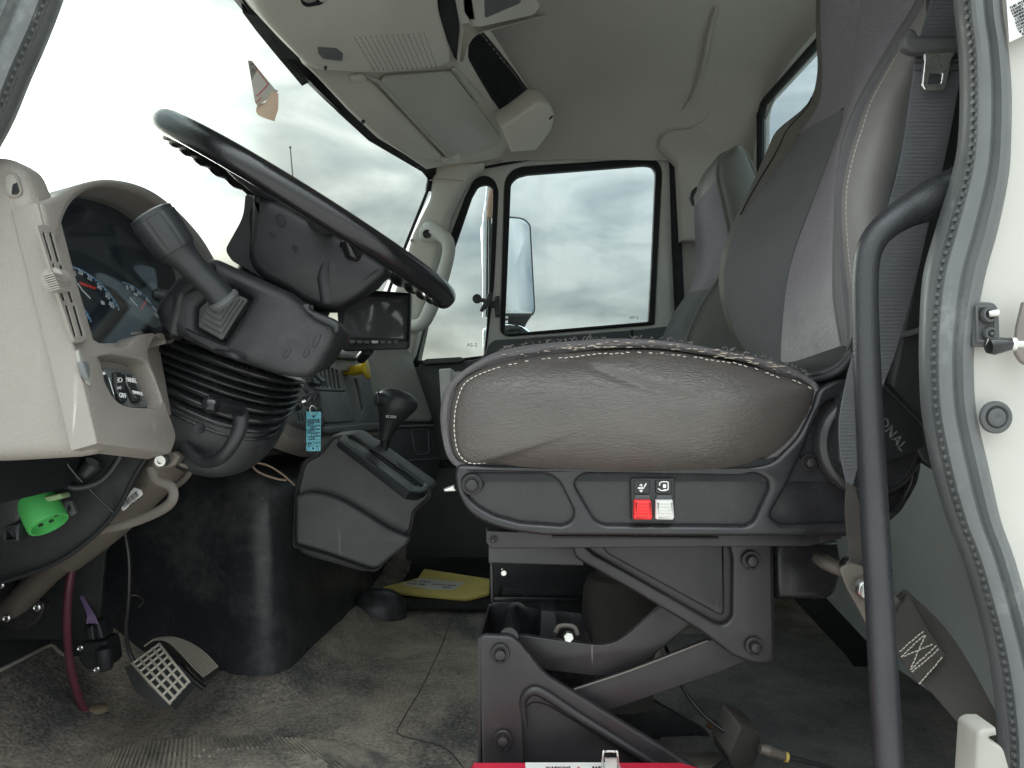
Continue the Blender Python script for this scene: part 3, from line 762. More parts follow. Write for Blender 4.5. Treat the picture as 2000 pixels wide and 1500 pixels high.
oc = thing('overhead_console', 'grey beige overhead console with perforated speaker grille', 'overhead console')
cp = V.off(.07)
add('console_body', g_plate(cp, fil([(480, -160), (502, 0, 20), (527, 50, 20), (560, 85, 20), (597, 125, 20), (614, 141, 14), (680, 147, 20), (740, 149, 30), (820, 143, 30), (866, 136, 16), (889, 119, 14), (880, 80, 20), (862, 20, 20), (862, -160)]), [], .11, .022), 'header', oc)
dots = []
for i in range(17):
    for j in range(14):
        a = i / 16; b = j / 13
        x = (692 + 136 * b) * (1 - a) + (730 + 122 * b) * a; y = (73 - 8 * b) * (1 - a) + (136 - 6 * b) * a
        dots.append(g_lathe(cp.off(-.0008).ray(x, y), cp.n, [(.0014, 0), (.0014, .0013), (0, .0013)], 8))
add('speaker_hole', dots, 'matte', oc, kind='stuff')
add('rocker', g_plate(cp.off(.008), fil([(625, 96, 3), (662, 98, 4), (672, 106, 3), (670, 121, 3), (634, 117, 5), (626, 108, 3)]), [], .014, .004), 'dashgrey', oc)
add('rocker_shade', g_plate(cp.off(.001), fil([(622, 94, 3), (667, 96, 6), (690, 112, 8), (672, 124, 5), (630, 120, 5)]), [], .003, .001), 'header', oc)
add('screw', g_lathe(cp.ray(636, 132), cp.n, [(.004, -.001), (.004, .001), (.002, .0015), (0, .0005)], 10), 'black', oc)
add('handle_recess', g_plate(cp.off(.002), fil([(583, -30), (640, -30), (640, 0, 4), (628, 10, 6), (600, 15, 6), (590, 9, 5)]), [], .003, .001), 'matte', oc)
add('handle', g_plate(cp.off(.012), fil([(590, -30), (622, -30), (620, 4, 5), (604, 9, 5), (595, 5, 4)]), [], .012, .005), 'passdash', oc)
add('map_lamp', g_plate(cp.off(.006), fil([(624, -30), (642, -30), (638, 6, 6), (626, 6, 5)]), [], .01, .004), 'whiteplastic', oc)
oc2 = thing('overhead_shelf', 'dark open storage tray framed in grey beige overhead', 'storage tray')
add('frame', g_plate(V.off(.035), fil([(872, -160), (1170, -160), (1140, 5, 20), (1085, 28, 30), (960, 62, 20), (934, 68, 15), (917, 86, 20), (906, 128, 10), (893, 124), (901, 60, 10), (880, -20)]), [fil([(905, -160), (1052, -160), (1053, 8, 10), (1044, 24, 8), (938, 47, 10), (922, 44, 8), (912, 20)])], .07, .008), 'header', oc2)
add('tray', g_plate(V.off(.02), fil([(862, -180), (1065, -180), (1060, 20), (930, 46), (893, 34)]), [], .01, .003), 'dashgrey', oc2)
add('tray_floor', g_plate(V.off(.036), fil([(940, -160), (1030, -160), (1020, 8, 10), (945, 40, 8)]), [], .02, .008), 'dashgrey', oc2)
add('side_pocket', g_plate(V.off(.045), fil([(862, -160), (880, -60), (899, 50, 6), (893, 120, 4), (878, 85), (858, 30)]), [], .01, .003), 'matte', oc2)
dl = thing('dome_lamp', 'small white oval dome lamp at the top edge of the ceiling', 'lamp')
add('bezel', g_plate(V.off(.045), ell((1092, -6), 24, 17, 24), [ell((1092, -6), 19, 13, 24)], .008, .003), 'header', dl)
add('diffuser', g_plate(V.off(.046), ell((1092, -6), 19.5, 13.5, 24), [], .008, .0035), 'whiteplastic', dl)

# ceiling seams and corner mouldings
cm = thing('corner_moulding', 'rounded grey trim moulding in the upper rear corner above the passenger seat', 'trim moulding')
def on_ceiling(px, py):   # march the ray to the inside of the roof
    d = P(px, py, 1.0) - Vector((0, 0, H)); prev = None
    for k in range(1500, 2740, 8):
        q = Vector((0, 0, H)) + d * (k / 1000)
        zr_ = None
        for a, b in zip(pr, pr[1:]):
            if a.y <= q.y <= b.y: zr_ = a.z + (b.z - a.z) * (q.y - a.y) / (b.y - a.y + 1e-9)
        if zr_ is not None:
            for (xa, da), (xb, db_) in zip(zip(xs, dz), zip(xs[1:], dz[1:])):
                if xa <= q.x <= xb: zr_ += da + (db_ - da) * (q.x - xa) / (xb - xa)
            if q.z >= zr_: return q
        if q.y > 2.70 or q.x > .86: return q
    return q
add('seam', [g_tube([on_ceiling(*p) - Vector((0, .003, .003)) for p in smooth([(a, b, 0) for a, b in pts], 4) for p in [(p[0], p[1])]], .0026, 6) for pts in
    ([(1283, 283), (1286, 265), (1300, 251), (1350, 246), (1385, 220), (1400, 160), (1420, 156), (1450, 175), (1470, 205), (1478, 232)],)], 'liner', cm)
A1 = [(1286, 282), (1290, 262), (1305, 252), (1350, 247), (1384, 225), (1396, 190), (1404, 162), (1420, 158), (1448, 176), (1468, 205), (1476, 236), (1476, 300)]
plate('moulding_pad', 2.66, [(1288, 284), (1292, 264, 8), (1306, 253, 8), (1350, 248, 14), (1384, 224, 14), (1405, 162, 14), (1422, 158, 10), (1448, 176, 10), (1468, 205, 10), (1478, 240, 10), (1478, 470), (1330, 470), (1322, 320)], 'liner', cm, thick=.05, bev=.012)
# fixed rib along the roof
add('rib', g_tube([on_ceiling(a, b) - Vector((0, .0, .004)) for a, b in ((1398, 10), (1388, 50), (1378, 100), (1366, 150), (1350, 190), (1330, 215))], [.006, .012, .013, .012, .009, .003], 8, flat=.6), 'liner', cm)
# ============================================================ DASHBOARD
D = P3(P(185, 800, .80), P(75, 400, .80), P(185, 800, .80) + Vector((0, 1, 0)))
dash = thing('dashboard', 'pale beige dashboard with instrument cluster, vents and grey centre stack', 'dashboard')
add('end_panel', g_plate(FY(.80), fil([(-260, 292), (-20, 300), (10, 303, 20), (36, 322, 14), (52, 362, 20), (74, 420), (100, 520), (130, 625), (158, 722), (182, 830, 20), (188, 866, 10), (175, 889, 12), (140, 895), (0, 903), (-260, 906)]), [], .055, .018, 7), 'beige', dash)
plate('hole_rim', .7985, [(6, 345, 8), (17, 334, 8), (30, 337, 8), (36, 352), (42, 374, 6), (35, 385, 6), (17, 385, 6), (10, 372)], 'beige', dash, holes=[[(9, 345, 8), (18, 337, 6), (28, 340, 8), (33, 352), (38, 374, 5), (33, 382, 5), (19, 382, 6), (13, 372)]], thick=.004, bev=.0014)
plate('end_hole', .7995, [(9, 345, 8), (18, 337, 6), (28, 340, 8), (33, 352), (38, 374, 5), (33, 382, 5), (19, 382, 6), (13, 372)], 'passdash', dash, thick=.002, bev=.0003)
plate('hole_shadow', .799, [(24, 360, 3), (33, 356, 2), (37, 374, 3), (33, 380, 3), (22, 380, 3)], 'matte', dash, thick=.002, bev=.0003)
cl_h = [(118, 540), (115, 480), (122, 428, 14), (138, 395, 20), (165, 372, 20), (200, 363, 20), (243, 367, 20), (295, 386, 30), (348, 430, 30), (392, 487, 20), (404, 520), (430, 600), (330, 668), (300, 650), (275, 652, 6), (262, 662, 6), (246, 680, 6), (200, 673, 14), (172, 655, 16), (145, 610)]
sw_h = [(189, 698, 8), (215, 692, 6), (262, 699, 8), (284, 706, 10), (300, 735), (317, 783, 10), (312, 796, 8), (292, 797, 4), (245, 795, 20), (222, 778, 14), (205, 745)]
outl = [(72, 396), (78, 393, 8), (112, 383, 16), (150, 360, 20), (200, 348, 30), (252, 354, 30), (300, 372, 30), (350, 412, 30), (395, 463, 30), (424, 515, 20), (470, 620), (322, 672, 3), (320, 652, 7), (303, 655, 8), (287, 690, 12), (300, 725), (344, 846, 6), (343, 862, 8), (334, 886, 5), (190, 866), (150, 700)]
plate('cluster_bezel', D, outl, 'beige', dash, holes=[cl_h, sw_h], thick=.03, bev=.0022)
plate('hood', D.off(.003), [(80, 394, 8), (112, 383, 16), (150, 360, 20), (200, 348, 30), (252, 354, 30), (300, 372, 30), (350, 412, 30), (395, 463, 30), (424, 515, 20), (436, 560), (415, 575), (404, 520), (392, 487, 20), (348, 430, 30), (295, 386, 30), (243, 367, 20), (200, 363, 20), (165, 372, 20), (138, 395, 20), (122, 428, 14), (116, 470), (100, 470)], 'beige', dash, thick=.12, bev=.006)
G = D.off(-.052)
plate('gauge_face', G, [(100, 560), (98, 470), (116, 412), (150, 374), (200, 359), (250, 364), (300, 384), (350, 427), (396, 485), (420, 540), (440, 640), (330, 700), (160, 690)], 'face', dash, thick=.004, bev=.0005)
lens = plate('cluster_lens', D.off(-.040), [(100, 560), (98, 470), (116, 412), (150, 374), (200, 359), (250, 364), (300, 384), (350, 427), (396, 485), (420, 540), (440, 640), (330, 700), (160, 690)], 'lens', dash, thick=.0025, bev=.0005)
gf = G.off(.001)
def gauge(arc, nums, needle, cap, sub=()):
    p = smooth([(a[0], a[1], 0) for a in arc], 8)
    a = add('scale_arc', g_tube([gf.ray(q.x, q.y) for q in p], .0011, 6), 'blue', dash)
    tk = []
    for q in p[::2]: tk += line_on(gf.off(.0012), [(q.x, q.y), (q.x - 3.2, q.y + 1.8)], 1.0)
    add('scale_tick', tk, 'white', dash, kind='stuff')
    for s, x, y, sz, an_ in nums: text('numeral', s, gf, x, y, sz, 'white', dash, ang=an_)
    (x0, y0), (x1, y1) = needle
    add('needle', line_on(gf.off(.004), [(x0, y0), (x1, y1)], 4.2) + line_on(gf.off(.0045), [(x0 + 2, y0 + 3), (x1 - 2, y1 + 1)], 2.5), 'needle', dash)
    add('needle_cap', line_on(gf.off(.003), cap, 3.5), 'white', dash)
gauge([(138, 520), (160, 528), (188, 547), (212, 572), (233, 604)], [('5', 146, 535, 7, 30), ('20', 156, 532, 8, 30), ('25', 174, 543, 8, 35), ('30', 193, 561, 8, 35), ('35', 209, 579, 8, 38), ('40', 217, 596, 8, 20), ('80', 200, 592, 5, 20)],
      ((155, 552), (187, 563)), [(151, 553), (160, 567), (176, 583)])
gauge([(241, 551), (262, 560), (282, 577), (300, 598)], [('0', 248, 562, 6, 30), ('40', 257, 563, 7, 30), ('60', 271, 572, 7, 35), ('80', 288, 587, 7, 38), ('100', 300, 603, 6, 40), ('x10', 264, 575, 4, 30), ('120', 305, 616, 5, 40)],
      ((283, 588), (276, 603)), [(253, 581), (262, 592), (268, 598)])
gauge([(152, 596), (164, 604), (178, 627)], [('100', 165, 617, 5, 35), ('50', 158, 606, 5, 35)], ((150, 610), (154, 616)), [(146, 612), (152, 620)])
add('warning_lamp_row', line_on(gf, [(255, 652), (300, 647)], 5), 'tanpaper', dash, label='dim orange warning lamp strip at the foot of the cluster')
# vent strip
vf = D.off(.007)
slots = [[(83, 455, 3), (87, 452, 3), (104, 508, 3), (100, 511, 3)], [(102, 516, 2), (106, 514, 2), (111, 532, 2), (107, 535, 2)], [(116, 566, 2), (121, 564, 2), (128, 586, 2), (123, 588, 2)], [(127, 597, 3), (132, 595, 3), (150, 656, 3), (146, 659, 3)],
         [(96, 455, 3), (101, 453, 3), (117, 511, 3), (112, 513, 3)], [(116, 519, 3), (121, 517, 3), (144, 590, 3), (139, 592, 3)], [(142, 598, 3), (147, 596, 3), (164, 655, 3), (159, 658, 3)]]
plate('vent_grille', vf, [(72, 441, 3), (84, 438, 3), (98, 442, 6), (106, 458), (168, 648, 6), (170, 662, 6), (160, 669, 3), (146, 668, 4), (138, 650)], 'beige', dash, holes=slots, thick=.0016, bev=.0005)
plate('vent_frame', D.off(.0045), [(72, 441, 3), (84, 438, 3), (98, 442, 6), (106, 458), (168, 648, 6), (170, 662, 6), (160, 669, 3), (146, 668, 4), (138, 650)], 'beige', dash, holes=[[(80, 450), (100, 449), (166, 656), (146, 662)]], thick=.004, bev=.001)
plate('vent_back', D.off(.0048), [(78, 447), (98, 446), (164, 655), (146, 664)], 'matte', dash, thick=.002, bev=.0003)
add('vent_thumbwheel', [g_lathe(vf.off(-.004).ray(109, 547) + D.u * .0, D.u.cross(D.n).cross(D.n) * 1, [(.011, -.008), (.0125, -.007), (.0125, .007), (.011, .008)], 26)], 'beige', dash)
add('vent_tooth', [g_box(vf.off(.006).ray(104 + 1.9 * i, 538 + 4.2 * i - (i % 2) * .2), (.011, .018, .0016), Matrix((D.n, D.u, D.v)).transposed()) for i in range(8)], 'beige', dash, kind='stuff')
plate('side_switch', D.off(.003), [(152, 685, 6), (156, 680, 4), (166, 705), (179, 735, 4), (180, 755, 6), (172, 748), (160, 715)], 'passdash', dash, thick=.004, bev=.0012)
plate('side_rocker', D.off(.008), [(160, 705, 2), (168, 704, 2), (176, 712, 6), (177, 722), (176, 742, 3), (168, 728)], 'dashgrey', dash, thick=.007, bev=.002)
# switch recess
SB = D.off(-.024)
plate('switch_recess', SB, [(180, 670), (310, 670), (335, 810), (215, 820)], 'beige', dash, thick=.006, bev=.001)
sp2 = D.off(-.017)
plate('switch_carrier', sp2, [(193, 722, 4), (202, 718, 3), (250, 722, 3), (259, 728, 6), (270, 748), (290, 796, 3), (250, 797, 10), (228, 783, 10), (207, 750)], 'dashgrey', dash, thick=.008, bev=.0015)
def sw(nm, o_, m='black', l=.006): return plate(nm, sp2.off(l), o_, m, dash, thick=.006, bev=.0018)
sw('rocker_switch', [(226, 726, 2), (238, 727, 2), (243, 745), (250, 783, 3), (246, 786, 2), (237, 784, 3), (228, 755)])
sw('rocker_switch', [(246, 729, 2), (257, 731, 3), (266, 750), (279, 782, 3), (274, 786, 2), (264, 785, 3), (250, 752)])
sw('rocker_switch', [(199, 728, 2), (206, 726, 2), (214, 744), (222, 775, 2), (213, 765), (203, 745)])
s3 = sp2.off(.0068)
for pts in ([(222, 730), (224, 752), (234, 782)], [(244, 731), (248, 752), (266, 778)], [(212, 738), (222, 770)]):
    add('switch_edge', g_tube([s3.off(.001).ray(*p) for p in smooth([(a, b, 0) for a, b in pts], 4) for p in [(p[0], p[1])]], .0007, 5), 'bright', dash)
text('lettering', 'PANEL', s3, 255, 743, 5.2, 'white', dash, ang=8)
text('lettering', 'DIMMER', s3, 268, 768, 3.6, 'white', dash, ang=12)
text('lettering', 'OFF', s3, 239, 773, 5.5, 'white', dash, ang=8)
add('symbol', [g_tube([s3.off(.0006).ray(*p) for p in ell((235, 742), 3.2, 4.2, 12)], .0005, 5, closed=True)] + line_on(s3, [(228, 738), (231, 738)], 1) + line_on(s3, [(228, 741), (231, 741)], 1) + line_on(s3, [(228, 744), (231, 744)], 1) + line_on(s3, [(228, 747), (231, 747)], 1), 'white', dash)
add('symbol', line_on(s3, [(229, 754), (235, 761)], .9) + line_on(s3, [(235, 754), (229, 761)], .9) + line_on(s3, [(227, 757.5), (238, 757.5)], .9), 'white', dash)
plate('symbol_tile', sp2.off(.012), [(200, 727, 1), (205, 726, 1), (207, 731, 1), (202, 732, 1)], 'white', dash, thick=.001, bev=.0003)

# dash top, hood roof and the dark inside of the dash
rows = []
for y in [.765 + i * .0476 for i in range(40)]:
    t = (y - .78) / 1.9
    zt = .80 - .075 * sstep(.2, .6, t); xe = -.67 + .20 * sstep(.36, .46, t)
    rows.append([Vector((xe + .03, y, zt - .05)), Vector((xe + .015, y, zt - .01)), Vector((xe - .02, y, zt)), Vector((xe - .05, y, zt + .0)), Vector((-.78, y, zt - .01)), Vector((-1.02, y, zt - .05))])
add('dash_top', g_grid(rows), 'beige', dash)
add('inner_housing', [g_box((-.80, 1.35, .60), (.40, 1.1, .20)), g_box((-.80, 2.3, .60), (.5, .7, .20))], 'matte', dash)

# centre stack, on a plane parallel to the dash face
C = D.off(.012)
plate('centre_surround', C, [(548, 700), (590, 690), (650, 684, 5), (735, 680), (800, 850, 8), (724, 853, 8), (690, 872, 20), (640, 886, 30), (600, 873, 20), (545, 846, 10), (540, 780)], 'beige', dash, thick=.05, bev=.008)
C2 = C.off(.008)
knob_hole = ell((676, 722), 7, 13, 14, .3)
slot_hole = [(690, 742, 3), (697, 738, 3), (704, 765), (711, 800, 5), (705, 812, 5), (697, 790)]
plate('stack_panel', C2, [(590, 700), (650, 690, 4), (708, 700, 6), (724, 745), (745, 835, 4), (637, 840, 3), (628, 812), (600, 760)], 'dashgrey', dash, holes=[knob_hole, slot_hole], thick=.022, bev=.003)
plate('stack_lip', C2.off(.006), [(631, 834, 3), (745, 824, 3), (747, 838, 3), (638, 847, 4)], 'dashgrey', dash, thick=.02, bev=.003)
plate('slot_back', C2.off(-.018), [(655, 700), (700, 700), (720, 830), (690, 830)], 'matte', dash, thick=.003, bev=.0005)
vent_slots = [[(612 + k * 8 + d, 712 - k * .6, 2), (615.5 + k * 8 + d, 712 - k * .6, 2), (623 + k * 8 + d, 756 + k * .6, 2), (619.5 + k * 8 + d, 756 + k * .6, 2)] for k, d in ((0, 2), (1, 2), (2, 2), (3, 2), (4, 2), (5, 2))]
plate('vent_panel', C2.off(.005), [(606, 708, 3), (650, 702, 3), (664, 708, 4), (677, 764, 3), (618, 762, 3)], 'dashgrey', dash, holes=vent_slots, thick=.010, bev=.002)
plate('vent_dark', C2.off(.0005), [(609, 710), (658, 706), (673, 760), (620, 760)], 'matte', dash, thick=.001, bev=.0002)
for (x0, y0, x1, y1) in ((612, 727, 637, 716), (614, 731, 634, 748)):
    add('toggle_lever', g_tube([C2.off(.01).ray(x0, y0), C2.off(.026).ray((x0 + x1) / 2, (y0 + y1) / 2), C2.off(.045).ray(x1, y1)], [.004, .005, .0055], 8), 'black', dash)
plate('toggle_bar', C2.off(.012), [(610, 745, 3), (630, 742, 3), (636, 750, 3), (620, 753, 3)], 'black', dash, thick=.012, bev=.003)
plate('blank_panel', C2.off(.006), [(624, 764, 3), (678, 766, 3), (695, 822, 3), (637, 826, 3)], 'dashgrey', dash, thick=.010, bev=.002)
plate('top_tray', C2.off(.02), [(655, 688, 3), (700, 692, 3), (706, 702, 3), (660, 698, 3)], 'black', dash, thick=.02, bev=.003)
plate('upper_switch_row', C2.off(.004), [(618, 690, 4), (652, 676, 4), (660, 698, 4), (612, 704, 4)], 'black', dash, thick=.02, bev=.004)
for k in range(3): plate('rocker_switch', C2.off(.012), [(628 + k * 10, 690 - k * 3, 2), (635 + k * 10, 688 - k * 3, 2), (638 + k * 10, 698 - k * 2.5, 2), (630 + k * 10, 700 - k * 2.5, 2)], 'black', dash, thick=.012, bev=.003)
plate('ignition_panel', C2.off(.003), [(560, 745, 6), (588, 749, 8), (598, 770), (634, 811, 5), (634, 830, 6), (624, 841, 5), (574, 826, 8), (560, 800)], 'dashgrey', dash, thick=.02, bev=.004)
for x in (582, 589, 596):
    add('panel_groove', g_tube([C2.off(.0035).ray(x, 806), C2.off(.0035).ray(x + 3, 822)], .0013, 6), 'black', dash)
kc = C2.off(.004).ray(577, 787)
add('ignition_barrel', [g_lathe(kc, D.n, [(.016, 0), (.016, .006), (.0125, .009), (.0115, .006), (.0115, .004)], 24)], 'black', dash)
add('lock_face', g_lathe(kc + D.n * .004, D.n, [(.0115, 0), (.0115, .003), (.009, .004), (.004, .004), (.003, .002), (0, .002)], 20), 'bright', dash)
# yellow pull knob
k0 = C2.off(-.01).ray(672, 728); k1 = k0 + D.n * .055 + Vector((0, .0, .006)); 
ax = (P(708, 718, k0.y - .0) - k0).normalized()
ax = Vector((1.0, -.12, .2)).normalized()
add('pull_knob', [g_lathe(k0, ax, [(.0085, 0), (.0085, .02), (.0145, .021), (.0145, .052), (.017, .056), (.0165, .058)], 24),
                  g_loops([[k0 + ax * h + (Vector((0, 1, 0)) * math.cos(t) * a + ax.cross(Vector((0, 1, 0))) * math.sin(t) * a) * (1 if abs(math.sin(2 * t)) < 2 else 1) * (1 + .16 * abs(math.sin(2 * t))) for t in [2 * math.pi * i / 24 for i in range(24)]] for h, a in ((.055, .012), (.058, .027), (.064, .029), (.068, .027), (.070, .018))])], 'yellow', dash, label='yellow octagonal pull knob')
# passenger side block
E = P3(P(845, 830, 2.6), P(800, 690, 2.6), P(722, 760, 2.27))
plate('passenger_panel', E, [(703, 683, 8), (790, 668, 12), (803, 690), (846, 815, 10), (844, 824, 5), (742, 824, 3), (722, 745)], 'passdash', dash, thick=.09, bev=.012)
plate('panel_gap', E.off(-.004), [(738, 822), (846, 820), (850, 834), (742, 836)], 'matte', dash, thick=.05, bev=.002)
plate('lower_panel', E.off(.0), [(724, 838, 4), (848, 832, 6), (860, 905, 8), (852, 945), (700, 945), (700, 850)], 'console', dash, thick=.12, bev=.006)
plate('lower_trim_line', E.off(.006), [(740, 831, 2), (848, 828, 2), (850, 833, 2), (742, 836, 2)], 'dashgrey', dash, thick=.006, bev=.002)
add('cup_outline', g_tube([E.off(.002).ray(*p) for p in fil([(802, 840, 6), (836, 838, 6), (838, 885, 8), (812, 890, 8)])], .0022, 6, closed=True), 'dashgrey', dash)
add('glovebox_ridge', g_tube([E.off(.002).ray(*p) for p in ((750, 902), (800, 900), (856, 895))], .0026, 6), 'dashgrey', dash)

# key, ring and tag -----------------------------------------------------
key = thing('ignition_key', 'black headed ignition key standing in the lock', 'key')
kp = Pl(C2.off(.045).ray(605, 782), (.35, -.85, .1))
add('key_blade', g_tube([kc + D.n * .004, kp.ray(590, 784), kp.ray(596, 781)], [.003, .0032, .004], 4, flat=.3), 'bright', key)
add('key_head', g_plate(kp, fil([(591, 775, 3), (608, 766, 4), (620, 763, 5), (624, 768, 3), (622, 791, 4), (617, 796, 3), (597, 794, 4), (592, 784, 3)]), [fil([(612, 775, 2), (617, 769, 2), (620, 770, 2), (615, 787, 2), (611, 785, 2)])], .007, .002), 'black', key)
add('key_window', g_plate(kp.off(.001), fil([(597, 778, 1), (605, 773, 1), (611, 777, 1), (603, 788, 1)]), [], .002, .0005), 'blackgloss', key)
add('second_key_head', g_plate(kp.off(-.03), fil([(618, 812, 4), (630, 815, 4), (634, 822), (632, 832, 5), (622, 836, 4)]), [], .008, .002), 'black', key)
kr = thing('key_ring', 'thin steel split ring joining the key and blue tag', 'key ring')
tp = Pl(C2.off(.052).ray(612, 820), (.12, -1, 0))
add('ring', g_tube([tp.off(.001).ray(*p) for p in ell((612, 802), 6.5, 10, 20, -.35)], .0008, 6, closed=True), 'bright', kr)
kt = thing('key_tag', 'light blue handwritten key tag hanging from the ring', 'key tag')
add('tag_card', g_plate(tp, fil([(598, 804, 1), (627, 804, 1), (626, 881, 1), (598, 881, 1)]), [ell((612, 813), 2, 3, 8), ell((611.5, 876), 1.8, 2.6, 8)], .0012, .0003), 'tag', kt)
add('clear_sleeve', g_plate(tp.off(-.0025), fil([(598, 798, 1), (627, 798, 1), (625, 888, 1), (600, 888, 1)]), [], .001, .0003), 'sg', kt)
tpo = tp.off(.0002)
add('ruled_line', sum([line_on(tpo, [(600, y), (625, y)], .7) for y in (819.5, 825, 832, 839, 846, 852.5, 859, 871)], []) + line_on(tpo, [(601, 872), (601, 879), (605, 879), (605, 872), (601, 872)], .5) + line_on(tpo, [(618, 872), (618, 879), (622, 879), (622, 872), (618, 872)], .5), 'ink', kt)
for s, x, y, z in (('70E8925', 611, 822, 5), ('899', 607, 829, 6), ('387', 611, 836, 6), ('2003', 607, 843, 6), ('273', 613, 850, 6), ('250', 609, 856, 6), ('18574H', 611, 866, 6)):
    text('handwriting', s, tpo, x, y, z, 'ink', kt, ang=-6)
for y in (825, 832, 839, 846, 852): text('small_print', 'MAKE', tpo, 621, y - 1.2, 2.2, 'ink', kt)

# ============================================================ STEERING WHEEL
wh = thing('steering_wheel', 'large black steering wheel with worn glossy rim, seen edge on', 'steering wheel')
WC = P(610, 423, 1.13); d1 = Vector((.859, 0, -.512)).normalized(); d2 = Vector((0, 1, 0)); wn_ = d1.cross(d2)
if wn_.z < 0: wn_ = -wn_
R = .2345
ring = [WC + d1 * (R * math.cos(t)) + d2 * (R * math.sin(t)) for t in [2 * math.pi * i / 360 for i in range(360)]]
rows = []
for i, p in enumerate(ring):
    rad = (p - WC).normalized(); row = []
    for k in range(18):
        t = 2 * math.pi * k / 18
        low = max(0, -math.sin(t)) ** 1.0
        th = 2 * math.pi * i / 360
        grip = sstep(-.45, .1, math.sin(th)) * sstep(.25, .5, abs(math.cos(th)))
        q = .0158 * (1 + .10 * low * grip * math.sin(th * 38))
        row.append(p + rad * (math.cos(t) * q) + wn_ * (math.sin(t) * q * 1.08))
    rows.append(row)
add('rim', g_grid(rows, cu=True, cv=True), 'rim', wh, ang=70)
seamr = [p - wn_ * .0183 for p in ring]
# deep hub
add('hub_shell', g_plate(FY(1.03), fil([(490, 372, 12), (560, 400), (680, 470), (760, 520, 20), (752, 535), (700, 578, 12), (652, 606, 12), (628, 606, 10), (590, 590), (548, 562), (512, 545, 8), (487, 520, 12), (480, 490, 20), (489, 440, 20)]), [], .05, .012), 'hubtex', wh)
add('hub_wing', g_plate(P3(P(628, 470, 1.026), P(640, 600, 1.026), P(758, 520, 1.075)), fil([(640, 452, 8), (690, 470), (758, 520, 16), (735, 552), (690, 585, 8), (652, 604, 12), (630, 600, 8), (622, 540)]), [], .05, .012), 'hubtex', wh)
hb = [P(a, b, 1.09) for a, b in fil([(492, 385, 8), (752, 518, 16), (728, 550), (640, 598, 14), (600, 592), (520, 548), (462, 512, 6), (452, 495, 10), (488, 430, 20)])]
hc = sum(hb, Vector()) / len(hb)
add('hub_back', g_loops([[Vector((hc.x + (p.x - hc.x) * s_, y_, hc.z + (p.z - hc.z) * s_)) for p in hb] for y_, s_ in ((1.06, .97), (1.075, 1.02), (1.12, 1.02), (1.20, .92), (1.26, .74))]), 'hubtex', wh)
add('hub_neck', g_tube([P(560, 560, 1.14), P(520, 640, 1.14)], .075, 28), 'hubtex', wh)
for x_, y_, a_, b_ in ((547, 430, 9, 12), (530, 458, 5, 5.5), (575, 485, 5.5, 6.5)):
    add('screw_hole', [g_plate(FY(1.0295), ell((x_, y_), a_, b_, 16, -.4), [], .002, .0004)], 'matte', wh)
    add('hole_rim', [g_plate(FY(1.0285), ell((x_, y_), a_ + 1.6, b_ + 1.6, 18, -.4), [ell((x_, y_), a_, b_, 18, -.4)], .003, .0009)], 'black', wh)
add('hub_cheek', g_plate(P3(P(489, 400, 1.05), P(452, 492, 1.15), P(510, 530, 1.03)), fil([(489, 400, 4), (493, 440, 10), (500, 520, 10), (478, 508), (450, 494, 4), (470, 450, 10)]), [], .03, .008), 'hubtex', wh)
pp_ = P3(P(680, 470, 1.01), P(690, 515, 1.02), P(756, 515, 1.07))
add('thumb_pad', g_plate(pp_, fil([(678, 468, 6), (700, 478), (757, 513, 4), (742, 520, 8), (712, 518, 8), (690, 505, 8)]), [], .02, .006), 'rim', wh)
for sgn in (-1, 1):
    for e in (-1, 1):
        a = WC + d1 * (.04 * e) + d2 * (.06 * sgn) - wn_ * .012
        b = WC + d1 * (.08 * e) + d2 * (.214 * sgn) - wn_ * .001
        add('spoke', g_tube([a, (a + b) / 2 - wn_ * .004, b], [.022, .018, .014], 12, flat=.45, ref=tuple(d1)), 'tex', wh)

# ============================================================ COLUMN
co_ = thing('steering_column', 'black steering column with shroud, bellows boot and tilt lever', 'steering column')
sh = [(398, 505, 8), (416, 503, 8), (470, 528), (560, 568), (592, 592, 6), (604, 604), (640, 618), (662, 632, 8), (660, 646, 8), (628, 706), (606, 733, 12), (580, 738, 12), (540, 731), (480, 712), (415, 690), (340, 655, 10), (312, 636, 12), (303, 612, 10), (306, 592, 8), (345, 543, 8)]
boot_o = [(446, 563, 3), (488, 582, 3), (462, 622), (434, 668, 4), (384, 640, 4), (386, 600, 3)]
add('shroud', g_plate(FY(.985), fil(sh), [fil(boot_o)], .045, .014), 'tex', co_)
hb = [P(a, b, 1.02) for a, b in fil(sh)]; hc = sum(hb, Vector()) / len(hb)
add('shroud_back', g_loops([[Vector((hc.x + (p.x - hc.x) * s_, y_, hc.z + (p.z - hc.z) * s_)) for p in hb] for y_, s_ in ((1.015, .96), (1.04, .97), (1.10, .93), (1.20, .82), (1.26, .66))]), 'tex', co_)
add('shroud_facet', g_plate(P3(P(306, 600, 1.0), P(346, 545, .984), P(330, 652, .984)), fil([(303, 605, 5), (345, 545, 4), (400, 508, 4), (395, 540), (352, 575, 6), (334, 656, 5), (310, 636, 6)]), [], .02, .006), 'tex', co_)
add('shroud_cap', g_plate(FY(.975), fil([(596, 590, 3), (606, 604, 3), (650, 622, 4), (664, 632, 6), (660, 650, 6), (650, 652), (648, 640, 4), (610, 622, 3), (596, 606, 3)]), [], .02, .005), 'black', co_)
for x, y, a, L in ((560, 690, .9, 12), (598, 690, 1.1, 9), (618, 665, 1.1, 15)):
    add('screw_recess', g_plate(FY(.9835), ell((x, y), L, 5, 14, -a), [], .003, .0012), 'black', co_)
add('shroud_ridge', ptube([(420, 683, .985), (455, 694, .97), (478, 706, .985)], .98, [3, 7, 3], 10), 'tex', co_)
